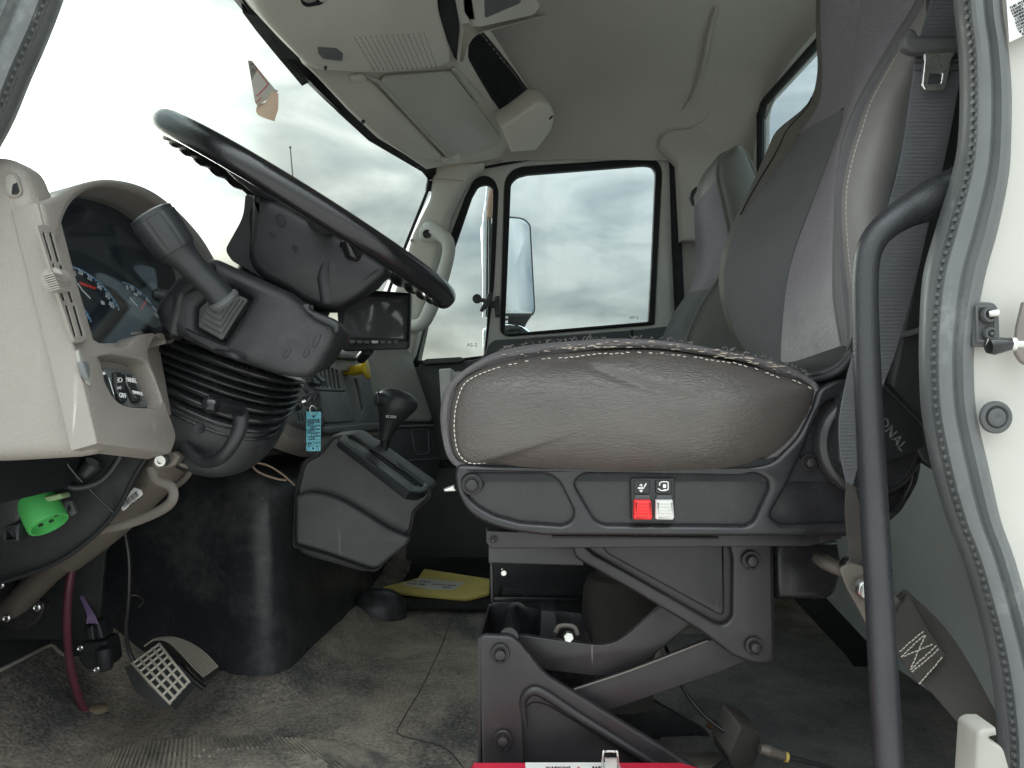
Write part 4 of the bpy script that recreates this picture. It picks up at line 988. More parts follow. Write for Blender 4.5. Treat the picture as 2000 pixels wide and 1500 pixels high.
add('side_button', g_lathe(P(313, 577, 1.03), (-1, -.2, .2), [(.009, -.01), (.009, .006), (.006, .009), (0, .010)], 16), 'black', co_)
# stacked boot of the stalk
cx, cy = 432, 592
for k in range(6):
    s = 1 - .13 * k; mx_, my_ = 434 - 1.5 * k, 617 - 6.2 * k
    o_ = [(433 + mx_ - 434 + (a - 434) * s * .93, my_ + (b - 617) * s * .93, 4) for a, b, *r in boot_o]
    add('boot_fold', g_plate(FY(.975 - .007 * k), fil(o_), [], .006, .0026), 'boot', co_)
stg = ptube([(436, 585, .935), (415, 560, .925), (390, 535, .915), (362, 505, .905), (345, 487, .90)], .9, [27, 25, 25, 29, 38], 20)
add('stalk', stg, 'black', co_)
add('stalk_collar', g_lathe(P(438, 588, .935), P(415, 560, .925) - P(438, 588, .935), [(.019, -.004), (.021, 0), (.020, .004), (.017, .006)], 20), 'boot', co_)
ka = P(346, 490, .90); kb = P(293, 417, .885); kd = (kb - ka)
rows = []
A_1 = kd.normalized().orthogonal().normalized(); B_1 = kd.normalized().cross(A_1)
for t, r in ((-.05, .016), (0, .0235), (.1, .0255), (.5, .0268), (.86, .0275), (.88, .0262), (.93, .0262), (.97, .0265), (1.0, .0245), (1.03, .019), (1.035, .0)):
    row = []
    for k in range(96):
        a = 2 * math.pi * k / 96; fl_ = 1 - (.028 if (k % 12 in (0, 1)) and .08 < t < .87 else 0)
        row.append(ka + kd * t + (A_1 * math.cos(a) + B_1 * math.sin(a)) * max(r * fl_, .0002))
    rows.append(row)
add('stalk_knob', g_grid(rows, cu=True), 'black', co_, ang=30)
# bellows
Lp = [(306, 640), (294, 660), (290, 682), (292, 703), (300, 722)]; Rp = [(585, 742), (578, 765), (572, 790), (560, 815), (548, 836)]
LL = smooth([(a, b, 0) for a, b in Lp], 30); RR_ = smooth([(a, b, 0) for a, b in Rp], 30)
loops = []; nr = len(LL); YB = 1.135
for i in range(nr):
    a = P(LL[i].x, LL[i].y, YB); b = P(RR_[i].x, RR_[i].y, YB); c = (a + b) / 2; h = (b - a) / 2
    t = i / (nr - 1); w = 1 + .085 * (abs(math.sin(math.pi * t * 8.0)) ** .8 - .6)
    bv = Vector((0, -.098 * (1.02 - .1 * t), .002 - .036 * t - .003 * math.sin(t * 9)))
    loop = []
    for k in range(64):
        th = 2 * math.pi * k / 64; cc = math.copysign(abs(math.cos(th)) ** .8, math.cos(th)); ss = math.copysign(abs(math.sin(th)) ** .8, math.sin(th))
        wob = 1 + .012 * mn.noise(Vector((th * 1.5, t * 7, 2)))
        loop.append(c + h * (cc * w * wob) + bv * (ss * w * wob))
    loops.append(loop)
add('bellows', g_loops(loops), 'rubber', co_, ang=60)
lo_ = [((302, 716), (550, 826), .094), ((306, 735), (548, 838), .092), ((318, 770), (542, 858), .088), ((334, 828), (524, 885), .08), ((350, 880), (498, 905), .068), ((385, 905), (455, 918), .04)]
loops = []
for (a, b, d) in lo_:
    A = P(a[0], a[1], YB); B = P(b[0], b[1], YB); c = (A + B) / 2; h = (B - A) / 2
    loops.append([c + h * math.copysign(abs(math.cos(t)) ** .75, math.cos(t)) + Vector((0, -d, -d * .25)) * math.copysign(abs(math.sin(t)) ** .75, math.sin(t)) for t in [2 * math.pi * k / 48 for k in range(48)]])
loops = [list(c) for c in zip(*[smooth(list(c), 5) for c in zip(*loops)])]
add('lower_cover', g_loops(loops), 'tex', co_, ang=50)
add('lever_rod', ptube([(468, 800, 1.0), (470, 830, 1.0), (455, 865, 1.0), (432, 893, 1.01), (405, 902, 1.03), (382, 893, 1.04), (362, 872, 1.05)], 1.0, [15, 13, 12], 14, n=8), 'black', co_)
add('lever_grip', ptube([(402, 788, .955), (410, 787, .955), (430, 791, .965), (470, 800, .995)], .96, [6, 15, 14, 15], 16, n=6), 'blackgloss', co_)
add('lever_ball', g_lathe(P(413, 790, .955), (-1, .15, .2), [(0, -.012), (.009, -.009), (.0125, 0), (.011, .006), (.006, .011), (0, .0125)], 18), 'blackgloss', co_)
add('cover_screw', g_lathe(P(390, 836, 1.015), (0, -1, 0), [(.008, 0), (.007, .002), (.003, .001), (0, .001)], 14), 'black', co_)
# shaft
add('column_tube', ptube([(350, 860, 1.15), (300, 925, 1.15), (215, 1010, 1.17), (130, 1085, 1.20)], 1.15, [48, 46, 44, 36], 24), 'shaft', co_)
add('shaft', ptube([(130, 1082, 1.20), (90, 1120, 1.22), (30, 1182, 1.25), (10, 1200, 1.26)], 1.2, [30, 26, 25, 22], 24), 'shaft', co_)
add('clamp_bracket', [g_plate(FY(1.03), fil([(292, 905, 8), (305, 888, 8), (340, 882, 6), (352, 892), (340, 912, 8), (300, 918, 8)]), [ell((314, 900), 6, 7, 14)], .02, .004),
                      ptube([(350, 905, 1.06), (372, 915, 1.07), (360, 935, 1.08), (340, 950, 1.09)], 1.06, [5, 8], 10)], 'shaft', co_)
add('clamp_bolt', g_lathe(P(314, 900, 1.012), (0, -1, 0), [(.009, -.01), (.009, 0), (.0075, .0025), (.0045, .0025), (.004, -.001), (0, -.001)], 18), 'bright', co_)
add('tilt_link', ptube([(296, 912, 1.05), (305, 935, 1.05), (333, 950, 1.05), (338, 972, 1.05), (318, 994, 1.06), (260, 1020, 1.08), (195, 1037, 1.09)], 1.05, [11, 10, 10, 10, 9], 10, n=8, flat=.6), 'rod', co_)
lbp = FY(1.094)
add('barcode_label', g_plate(lbp, fil([(232, 986, 2), (262, 952, 2), (276, 957, 2), (279, 966, 2), (240, 999, 3)]), [], .001, .0003), 'white', co_)
bars = []
for i, w in enumerate([1.6, .7, 1.2, .7, 2, .8, 1.4, .7, .9, 1.8, .7, 1.3, .8, 1.9, .7]):
    t = i / 15; x = 238 + 30 * t; y = 982 - 24 * t
    bars += line_on(lbp.off(.0003), [(x, y), (x + 5.5, y + 9)], w)
add('barcode', bars, 'ink', co_, kind='stuff')
text('lettering', 'AJ 00117 16', lbp.off(.0003), 262, 981, 3.2, 'ink', co_, ang=-38)
# dark under-dash
ud = thing('knee_bolster', 'curved dusty black knee panel under the beige dash end', 'panel')
add('panel', g_plate(FY(1.06), fil([(-300, 880), (300, 880), (262, 930, 30), (225, 1000, 40), (170, 1060, 40), (100, 1105, 40), (0, 1138, 20), (-300, 1170)]), [], .02, .006), 'under', ud)
add('panel_rim', ptube([(292, 885), (262, 932), (226, 1000), (170, 1058), (100, 1103), (0, 1137), (-80, 1150)], 1.05, 5, 8), 'matte', ud)
add('ribbed_hose', g_tube([P(a, b, 1.03) for a, b in ((95, 905), (110, 925), (135, 935), (165, 930), (185, 905))], .013, 12, fn=lambda i, t: 1), 'black', ud)
add('back_panel', g_plate(FY(1.36), [(-500, 880), (300, 880), (345, 915), (245, 1000), (205, 1080), (190, 1250), (-500, 1250)], [], .01, .002), 'under', ud)
# ============================================================ DRIVER SEAT
seat = thing('driver_seat', 'grey driver seat on black scissor suspension with torn cushion seam', 'seat')
seam_px = [(888, 767), (880, 799), (878, 838), (884, 880), (896, 900), (914, 909), (958, 908), (1019, 917), (1112, 922), (1208, 926), (1301, 925), (1400, 922), (1457, 911), (1510, 887), (1545, 857), (1577, 810), (1589, 775), (1586, 757), (1560, 743), (1517, 730), (1460, 709), (1400, 697), (1288, 681), (1192, 680), (1128, 686), (1032, 697), (968, 711), (920, 730), (898, 746)]
out_px = [(868, 762), (860, 799), (861, 840), (870, 882), (884, 904), (905, 912), (958, 912), (1019, 919), (1112, 924), (1208, 928), (1301, 927), (1400, 924), (1457, 914), (1510, 890), (1547, 860), (1582, 812), (1597, 775), (1594, 753), (1572, 731), (1530, 711), (1467, 695), (1400, 681), (1288, 664), (1192, 661), (1128, 665), (1032, 674), (968, 688), (915, 716), (885, 742)]
YC = 1.0
sm_ = [Vector(q) for q in smooth([P(a, b, YC) for a, b in seam_px], 8, True)]
om_ = [Vector(q) for q in smooth([P(a, b, YC) for a, b in out_px], 8, True)]
nS = len(sm_); cen = sum(sm_, Vector()) / nS
def atY(l, y, s=1.0, c=cen): return [Vector((c.x + (p.x - c.x) * s, y, c.z + (p.z - c.z) * s)) for p in l]
mid = [(a + b) / 2 for a, b in zip(sm_, om_)]
fb = [atY(sm_, YC + .001), atY(mid, YC - .004), [Vector((p.x, YC + .004, p.z)) for p in om_], atY(om_, YC + .02, 1.004), atY(om_, YC + .05, 1.012), atY(om_, 1.18, 1.02), atY(om_, 1.34, 1.02), atY(om_, 1.46, 1.0), atY(om_, 1.50, .96), atY(om_, 1.52, .85)]
cush = add('cushion_cover', g_loops(fb, cap0=False), 'cushcloth', seat, ang=60)
# vinyl side panel, domed with soft folds
def dome_pt(p, s):
    q = cen + (p - cen) * s
    b = (1 - s ** 2.6)
    y = YC - .055 * b ** .75
    x = (q.x) ; z = q.z
    y += .0045 * mn.noise(Vector((x * 9, z * 14, 1))) * b
    # sagging fold under the torn top seam
    f1 = math.exp(-((z - (.672 + .018 * math.cos((x - .19) * 14))) / .0075) ** 2) * sstep(.02, .10, x) * sstep(.42, .26, x)
    y += .010 * f1
    f2 = math.exp(-((z - (.652 - .35 * (x - .13))) / .006) ** 2) * sstep(.07, .13, x) * sstep(.27, .19, x)
    y += .007 * f2
    f3 = math.exp(-((z - (.645 + .10 * x)) / .006) ** 2) * sstep(.3, .36, x) * sstep(.52, .40, x)
    y += .003 * f3
    return Vector((x, y, z))
ss_ = [1, .992, .98, .96, .93, .89, .84, .78, .72, .66, .6, .54, .48, .42, .36, .3, .24, .18, .12, .06, .01]
dl_ = [[dome_pt(p, s) for p in sm_] for s in ss_]
# denser: refine along loops
dl_ = [smooth(l, 2, True) for l in dl_]
add('side_panel', g_loops(dl_, cap0=False), 'leather', seat, ang=80)
def stitches(path, L, gap, w, d=Vector((0, -.0018, 0)), jit=0, wob=0):
    pts = resample(path, L + gap); g = []
    for i in range(len(pts) - 1):
        a = pts[i]; T = (pts[i + 1] - a).normalized(); B = T.cross(Vector((0, 1, 0))).normalized(); N_ = B.cross(T)
        if jit and random.random() < jit: continue
        c = a + T * L / 2 + d + B * (random.uniform(-wob, wob) if wob else 0)
        ang_ = random.uniform(-.25, .25) if wob else 0
        T2 = (T + B * ang_).normalized(); B2 = N_.cross(T2)
        g.append(g_box(c, (L, w, w), Matrix((T2, N_, B2)).transposed()))
    return g
inner = [cen + (p - cen) * .975 for p in sm_]
def seam_in(p, k=.0075):
    d = (cen - p); d.y = 0; d.x *= .55; d.normalize(); return Vector((p.x + d.x * k, YC - .012, p.z + d.z * k))
si = [seam_in(p) for p in sm_]
a0 = 24 * 8 + 0
left = si[26 * 8:] + si[:6 * 8]
topst = si[17 * 8:26 * 8 + 1]
add('stitching', stitches(left, .0042, .0022, .0011) + stitches(topst, .0045, .003, .0012, jit=.15, wob=.0009), 'stitch', seat, kind='stuff')
# piping roll where cloth and vinyl meet
add('seam_welt', g_tube([Vector((p.x, YC - .003, p.z)) for p in mid], .0042, 8, closed=True, fn=lambda i, t: 1 + .25 * mn.noise(Vector((i * .6, t, 0)))), 'cushcloth', seat)
# frayed torn seam: foam flakes and loose threads
fl_ = []; thd = []
tops = mid[18 * 8:26 * 8]
for i in range(150):
    k = random.random() ** .9; p = tops[int(k * (len(tops) - 1))]
    x = p.x
    dens = 1.0 if .07 < x < .36 else .35
    if random.random() > dens: continue
    s = random.uniform(.002, .0065) * (1.0 if dens == 1 else .6)
    q = p + Vector((random.uniform(-.005, .005), -.006 + random.uniform(-.002, .003), random.uniform(-.006, .003)))
    nn_ = 6; base = []
    for j in range(nn_):
        t = 2 * math.pi * j / nn_; r = s * random.uniform(.35, 1)
        base.append(q + Vector((math.cos(t) * r * 1.5, 0, math.sin(t) * r * .34)))
    apex = [b + Vector((0, -.0022, 0)) + (q - b) * .3 for b in base]
    fl_.append(g_loops([base, apex]))
add('torn_foam', fl_, 'foam', seat, kind='stuff', flat=True)
for i in range(170):
    p = om_[18 * 8 + int(random.random() * (8 * 8))] if random.random() < .6 else tops[int(random.random() * (len(tops) - 1))]
    p = Vector((p.x, YC + .004, p.z)) if random.random() < .5 else p + Vector((0, -.006, 0))
    L = random.uniform(.002, .008) * (1.6 if random.random() < .08 else 1)
    dx = random.uniform(-1, 1); pts = [p, p + Vector((dx * L * .4, -.001, L * .5)), p + Vector((dx * L, -.002, L * random.uniform(.1, .8)))]
    thd.append(g_tube(pts, .00042, 3))
add('loose_thread', thd, 'fray', seat, kind='stuff')

# backrest: one surface traced as columns from far wing to near side
RPY = [-220, -120, 0, 75, 144, 204, 255, 294, 360, 420, 483, 533, 583, 650, 700, 738]
CX = [(1622, 1625, 1720, 1885, 1905, 1930), (1612, 1614, 1700, 1835, 1855, 1880), (1600, 1603, 1680, 1790, 1806, 1835), (1599, 1603, 1670, 1745, 1764, 1812), (1600, 1606, 1660, 1704, 1724, 1800), (1577, 1598, 1650, 1672, 1691, 1785), (1517, 1566, 1639, 1650, 1674, 1775), (1498, 1541, 1624, 1641, 1661, 1765), (1470, 1492, 1600, 1633, 1646, 1745),
      (1446, 1454, 1577, 1630, 1643, 1735), (1421, 1424, 1553, 1628, 1647, 1728), (1413, 1415, 1540, 1627, 1652, 1725), (1415, 1417, 1532, 1628, 1658, 1722), (1434, 1436, 1526, 1638, 1660, 1720), (1466, 1468, 1524, 1648, 1656, 1712), (1500, 1503, 1530, 1638, 1648, 1705)]
CY = [1.50, 1.46, 1.27, 1.06, 1.025, 1.02]
def bpt(i, j):
    y = CY[j]
    if i < 6 and j < 2: y -= .02
    return P(CX[i][j], RPY[i], y)
BG = [[bpt(i, j) for j in range(6)] for i in range(len(RPY))]
for i, r in enumerate(BG):
    r[2] += Vector((0, 0, 0)); bx = r[5]
    r.insert(0, r[0] + Vector((.07, .02, 0))); r.insert(0, r[0] + Vector((.10, -.02, 0)))
    r.append(bx + Vector((.06, .05, 0))); r.append(bx + Vector((.09, .16, 0)))
    # lift between seams: padded bulge points
def ev(u, v):  # u: row index float, v: column float (0 = far back ... 9)
    def cat(l, t):
        t = max(0, min(len(l) - 1.0001, t)); k = int(t); f_ = t - k
        a = l[max(k - 1, 0)]; b = l[k]; c = l[min(k + 1, len(l) - 1)]; d = l[min(k + 2, len(l) - 1)]
        return cr(a, b, c, d, f_)
    return cat([cat(r, v) for r in BG], u)
def row_of(py):
    for i in range(len(RPY) - 1):
        if RPY[i] <= py <= RPY[i + 1]: return i + (py - RPY[i]) / (RPY[i + 1] - RPY[i])
    return len(RPY) - 1.001
camv = Vector((0, 0, H))
def bulge(p, a, c):  # push outwards (towards the sitter and the camera)
    return p + Vector((-a, -c, 0))
def patch(name, v0, v1, top, bot, mat, nu=60, nv=16, bl=.006, bc=.002, **k):
    rows = []
    for i in range(nu + 1):
        r = []
        for j in range(nv + 1):
            t = j / nv; v = v0 + (v1 - v0) * t
            a = top(t) if callable(top) else top; b = bot(t) if callable(bot) else bot
            u = a + (b - a) * i / nu
            p = ev(u, v); w = math.sin(math.pi * t) ** .7
            r.append(bulge(p, bl * w, bc * w))
        rows.append(r)
    return add(name, g_grid(rows), mat, seat, ang=80, **k)
zr0 = 0; zend = len(RPY) - 1.001
tp_ = lambda t: row_of(265 - 53 * t)
patch('far_wing', 0, 3, zr0, zend, 'wingback', nv=10, bl=.0)
patch('upper_cover', 3, 4, zr0, tp_, 'fabric', bl=.002)
patch('bolster_cover', 3, 4, tp_, zend, 'charcoal', bl=.012, bc=.004, nv=20)
patch('back_insert', 4, 5, zr0, zend, 'stain', bl=.004, label='patterned cloth insert with a dusty pale patch at its foot')
patch('edge_strip', 5, 6, zr0, zend, 'strip', nv=8, bl=.002)
patch('side_bolster', 6, 7, zr0, zend, 'leather2', nv=16, bl=.0, bc=.020)
patch('back_shell', 7, 9, zr0, zend, 'black', nv=8, bl=.0)
add('back_cover', g_loops([[ev(u, v) for v in (9, 7, 1, 0)] for u in (0, 6, zend)]) if False else g_grid([[ev(u, 9), ev(u, 0)] for u in (0, 3, 6, 9, 12, zend)]), 'black', seat)
def seamline(v, a, b, n=70): return [ev(a + (b - a) * i / n, v) for i in range(n + 1)]
add('back_welt', g_tube(seamline(4, row_of(212), zend), .0022, 6), 'charcoal', seat)
add('edge_welt', g_tube([p + Vector((0, -.002, 0)) for p in seamline(5, 0, zend)], .0024, 6), 'strip', seat)
add('back_stitching', stitches([p + Vector((.002, -.0060, 0)) for p in seamline(6.04, 0, zend, 200)], 0.0050, .0022, .0020, d=Vector((0, -.0015, 0))), 'stitch', seat, kind='stuff')
add('back_stitching', stitches([p + Vector((.002, -.001, 0)) for p in seamline(6.02, row_of(360), zend, 160)], .0024, .0030, .0016, d=Vector((0, -.002, 0))), 'strip', seat, kind='stuff')
add('top_seam', g_tube([bulge(ev(tp_(t), 3 + t), .0025, .001) for t in [i / 16 for i in range(17)]], .0012, 5), 'matte', seat)
add('wing_seam', g_tube([bulge(ev(row_of(190 + 230 * i / 30), 2.45 + .4 * i / 30), .001, .001) for i in range(31)], .0018, 5), 'matte', seat)
# piping under the backrest
add('base_piping', ptube([(1470, 712, 1.30), (1525, 738, 1.14), (1575, 736, 1.04), (1622, 722, 1.01), (1650, 702, 1.0), (1664, 680, 1.0), (1674, 650, 1.03)], 1.0, 7.5, 10, n=8), 'black', seat)
add('base_piping', ptube([(1560, 742, 1.04), (1600, 740, 1.02), (1640, 722, 1.0), (1668, 690, .995)], 1.0, 9, 10, n=8), 'black', seat)
add('back_foot', g_plate(FY(1.02), fil([(1560, 740), (1640, 715, 20), (1670, 670), (1760, 670), (1760, 800), (1600, 800), (1590, 760)]), [], .4, .01), 'matte', seat)

# base side plate with pressed pockets
Yb = .985
b_out = [(891, 912, 12), (888, 930), (893, 962, 20), (909, 995, 24), (938, 1018, 24), (984, 1036, 30), (1064, 1047), (1440, 1048), (1655, 1048), (1725, 1034, 30), (1768, 990, 30), (1795, 940, 20), (1803, 880), (1770, 780, 60), (1700, 742, 60), (1640, 738, 30), (1600, 760, 12), (1588, 800), (1560, 855, 20), (1510, 905, 20), (1440, 916), (900, 908)]
pk1 = [(903, 938, 10), (915, 926, 12), (1070, 926, 16), (1092, 940, 14), (1123, 1002, 12), (1114, 1022, 10), (1096, 1027), (1016, 1021), (968, 1008), (930, 988, 20), (907, 962, 12)]
pk2 = [(1125, 938, 12), (1140, 926, 10), (1480, 925, 14), (1503, 940, 12), (1503, 956), (1474, 1020, 10), (1460, 1028, 10), (1180, 1026, 12), (1163, 1016, 12), (1124, 950, 12)]
pk3 = [(1602, 800, 10), (1620, 782, 10), (1700, 770, 40), (1760, 830, 40), (1782, 900, 30), (1778, 940, 20), (1752, 996, 20), (1710, 1020, 20), (1530, 1026, 10), (1508, 1012, 12), (1509, 1000), (1540, 945), (1568, 885), (1587, 835)]
add('side_plate', g_plate(FY(Yb), fil(b_out), [fil(pk1), fil(pk2), fil(pk3)], .014, .0065, 5), 'steel', seat, ang=60)
add('plate_web', g_plate(FY(Yb + .010), fil([(a + (1330 - a) * .008, b + (980 - b) * .02, *(r or [0])) for a, b, *r in b_out]), [], .012, .003), 'steel', seat)
add('far_plate', g_plate(FY(1.45), fil([(a, b, *(r or [0])) for a, b, *r in b_out]), [], .012, .004), 'steel', seat)
add('pan', g_box((.23, 1.2, .525), (.56, .42, .03)), 'matte', seat)
bolt(seat, 922, 946, Yb + .004, 21, 'steelb', ring=False); bolt(seat, 1580, 903, Yb + .004, 17, 'steelb', ring=False)
# recliner housing
add('recliner_cover', g_lathe(P(1692, 866, .985), (0, -1, 0), [(.070, 0), (.070, .010), (.066, .016), (.060, .018), (.0585, .014), (.0, .014)], 48), 'steel', seat)
ctp = P3(P(1640, 870, .955), P(1800, 830, .965), P(1760, 950, .96))
add('recliner_cap', g_plate(ctp, fil([(1640, 800, 20), (1672, 752, 14), (1740, 745, 20), (1806, 822, 12), (1810, 875, 10), (1735, 905, 10), (1640, 912, 20)]), [], .05, .006), 'black', seat)
add('cap_ridge', g_tube([ctp.off(.001).ray(*p) for p in ((1725, 752), (1765, 790), (1801, 828))], .0022, 6), 'black', seat)
text('lettering', 'NATIONAL', ctp, 1722, 822, 19, 'dashgrey', seat, ang=52, depth=.0016, label='raised NATIONAL lettering on the recliner cap')  # black embossing; grey letter colour stands in for its highlights
# switches
swp = FY(Yb + .002)
add('switch_bezel', g_plate(swp.off(.002), fil([(1232, 934, 3), (1318, 934, 3), (1318, 1020, 4), (1234, 1020, 4)]), [], .006, .0018), 'black', seat)
for x0, m_, nm_ in ((1238, 'red', 'red_rocker'), (1281, 'whiteplastic', 'white_rocker')):
    add('icon_tile', g_plate(swp.off(.005), fil([(x0, 938, 2), (x0 + 31, 938, 2), (x0 + 31, 964, 2), (x0, 964, 2)]), [], .003, .0008), 'blackgloss', seat)
    add('rocker_top', g_plate(swp.off(.006), fil([(x0 + 2, 967, 2), (x0 + 31, 967, 2), (x0 + 33, 978), (x0 + 1, 978)]), [], .005, .001), 'boot', seat)
    b_ = add(nm_, g_plate(swp.off(.013), fil([(x0 + 1, 977, 2), (x0 + 34, 977, 2), (x0 + 37, 1012, 3), (x0 + 34, 1016, 3), (x0, 1015, 3)]), [], .012, .003), m_, seat)
    for k in range(5): add('ridge', g_box(swp.off(.0135).ray(x0 + 18, 982 + k * 6), (.0165, .002, .0016)), m_, b_)
ip = swp.off(.0055)
add('icon', line_on(ip, [(1246, 953), (1258, 953)], 3) + line_on(ip, [(1257, 953), (1262, 944)], 2.2) + line_on(ip, [(1252, 947), (1252, 959)], 1.2) + line_on(ip, [(1249, 957), (1252, 961), (1255, 957)], 1.4) + line_on(ip, [(1249, 949), (1252, 945), (1255, 949)], 1.4), 'white', seat)
add('icon', [g_tube([ip.ray(*p) for p in fil([(1287, 946, 3), (1291, 941, 3), (1305, 941, 3), (1305, 957, 3), (1296, 957)])], .0008, 5)] + line_on(ip, [(1285, 954), (1291, 958), (1300, 958)], 1.8) + [g_plate(ip, fil([(1295, 946), (1301, 946), (1301, 953), (1295, 953)]), [], .0012, .0003)], 'white', seat)

# rail and upper bracket
add('slide_rail', g_plate(FY(1.0), fil([(949, 1037, 3), (1645, 1044), (1645, 1052), (1580, 1067, 5), (957, 1072, 4), (949, 1058)]), [], .03, .002), 'steelb', seat)
add('rail_lip', g_plate(FY(.995), fil([(1078, 1046), (1405, 1049, 2), (1405, 1053), (1078, 1051)]), [], .006, .0012), 'matte', seat)
bolt(seat, 963, 1054, .998, 7, 'steelb', ring=False)
add('front_upright', g_plate(FY(1.12), fil([(954, 1066), (1140, 1070), (1140, 1105), (966, 1100), (954, 1100)]), [], .01, .002), 'console', seat)
add('storage_back', g_plate(FY(1.40), [(958, 1096), (1300, 1096), (1300, 1260), (962, 1260)], [fil([(978, 1146, 2), (1160, 1146), (1160, 1167), (976, 1167, 2)])], .01, .002), 'matte', seat)
add('storage_edge', g_plate(FY(1.125), fil([(955, 1070), (962, 1070), (965, 1178), (958, 1178)]), [], .02, .003), 'steel', seat)
add('storage_ledge', g_plate(FY(1.37), fil([(962, 1166), (1140, 1168), (1140, 1175), (962, 1174)]), [], .02, .002), 'steel', seat)
pm = []
for r_ in range(7):
    for c_ in range(36):
        x = 979 + c_ * 4.6 + (r_ % 2) * 2.3; y = 1148 + r_ * 3
        pm.append(g_lathe(P(x, y, 1.407), (0, -1, 0), [(.0012, 0), (.0012, .0012), (.0, .0012)], 6))
add('perforated_panel', pm + [g_plate(FY(1.408), [(974, 1142), (1165, 1142), (1165, 1171), (974, 1171)], [], .003, .0005)], 'under', seat, kind='stuff')
add('silver_bolt', g_lathe(P(983, 1117, 1.13), (.1, -1, 0), [(.0055, 0), (.0055, .006), (.004, .008), (0, .008)], 14), 'bright', seat)
ub = [(1110, 1022), (1500, 1022), (1512, 1024, 4), (1514, 1292, 5), (1500, 1297), (1482, 1298, 6), (1462, 1294, 10), (1430, 1281), (1367, 1233), (1240, 1157), (1123, 1090, 12)]
ubp = [(1128, 1050, 2), (1290, 1050), (1421, 1050, 2), (1432, 1090, 8), (1431, 1206, 8), (1417, 1222, 10), (1398, 1217, 8), (1160, 1082, 8)]
add('upper_bracket', g_plate(FY(1.04), fil(ub), [fil([(a, b, *r) for a, b, *r in ubp])], .012, .0055, 5), 'steelb', seat, ang=60)
add('bracket_web', g_plate(FY(1.0505), fil([(1125, 1036), (1502, 1036), (1504, 1285), (1470, 1290), (1160, 1100)]), [], .012, .002), 'steelb', seat)
add('pressed_panel', g_plate(FY(1.0445), fil([(1158, 1044, 2), (1400, 1044), (1414, 1044, 2), (1416, 1198, 10), (1408, 1203, 8), (1186, 1082, 8)]), [], .008, .0035), 'steelb', seat)
bolt(seat, 1467, 1094, 1.036, 19, 'steelb'); bolt(seat, 1473, 1262, 1.036, 18, 'steelb')
add('upper_arm', g_plate(FY(1.085), fil([(985, 1236), (1100, 1252), (1177, 1262, 30), (1215, 1250, 30), (1283, 1190), (1400, 1110), (1420, 1160), (1340, 1227), (1267, 1288, 30), (1233, 1311, 30), (1175, 1323, 30), (1087, 1312), (1000, 1300)]), [], .012, .002), 'steelb', seat)
add('lower_arm', g_plate(FY(1.065), fil([(1060, 1375), (1122, 1347), (1233, 1309), (1383, 1251), (1500, 1215), (1510, 1270), (1457, 1293), (1400, 1316), (1188, 1389), (1080, 1440)]), [], .010, .002), 'steelb', seat)
add('arm_edge', ptube([(1122, 1346, 1.062), (1233, 1309, 1.062), (1383, 1251, 1.062)], 1.06, 1.6, 6), 'rod', seat)
lbk = [(933, 1246), (948, 1240), (998, 1242, 10), (1018, 1257, 8), (1062, 1312, 10), (1075, 1323), (1350, 1492), (1440, 1560), (1440, 1660), (945, 1660)]
add('lower_bracket', g_plate(FY(1.03), fil(lbk), [fil([(1022, 1400, 10), (1036, 1374, 12), (1066, 1378, 16), (1200, 1460), (1380, 1575), (1380, 1640), (1026, 1640)])], .012, .0055, 5), 'steelb', seat, ang=60)
add('lower_web', g_plate(FY(1.044), fil([(940, 1250), (1000, 1250), (1060, 1330), (1430, 1570), (1430, 1655), (950, 1655)]), [], .010, .002), 'steelb', seat)
add('raised_ridge', [ptube([(1026, 1420, 1.034), (1022, 1370, 1.030), (1040, 1350, 1.026), (1066, 1358, 1.026), (1130, 1400, 1.026), (1220, 1456, 1.026), (1330, 1528, 1.03)], 1.03, [5, 9, 10, 9, 9], 10, n=6, flat=.8)], 'steelb', seat)
bolt(seat, 977, 1276, 1.026, 19, 'steelb'); bolt(seat, 982, 1444, 1.026, 19, 'steelb')
# front channel box
fw = []
a1, a2 = P(933, 1246, 1.03), P(933, 1660, 1.03)
add('channel_wall', g_loops([[a1, a1 + Vector((.004, 0, 0)), a2 + Vector((.004, 0, 0)), a2], [P(953, 1183, 1.22), P(953, 1183, 1.22) + Vector((.004, 0, 0)), P(953, 1560, 1.22) + Vector((.004, 0, 0)), P(953, 1560, 1.22)]]), 'steelb', seat)
add('channel_back', g_plate(FY(1.22), fil([(953, 1182), (972, 1176, 4), (1012, 1176, 8), (1030, 1186), (1135, 1198), (1180, 1330), (1180, 1560), (953, 1560)]), [], .005, .001), 'steel', seat)
add('cross_tube', g_tube([P(1008, 1196, 1.20), P(994, 1245, 1.04)], .0135, 20), 'blackgloss', seat)
add('cross_flange', g_lathe(P(1008, 1197, 1.205), (0, -1, 0), [(.019, 0), (.019, .004), (.014, .005)], 20), 'steel', seat)
add('divider_plate', g_plate(FY(1.16), fil([(1057, 1192), (1085, 1195), (1090, 1260), (1054, 1255)]), [], .06, .002), 'under', seat)
add('link_bracket', [ptube([(1085, 1235, 1.12), (1092, 1224, 1.12), (1108, 1222, 1.12), (1122, 1226, 1.12), (1128, 1240, 1.12)], 1.12, 5, 10, flat=.6)], 'shaft', seat)
add('hex_bolt', g_lathe(P(1110, 1243, 1.095), (0, -1, .15), [(.0085, 0), (.0085, .007), (.007, .0085), (0, .0085)], 6), 'bright', seat)
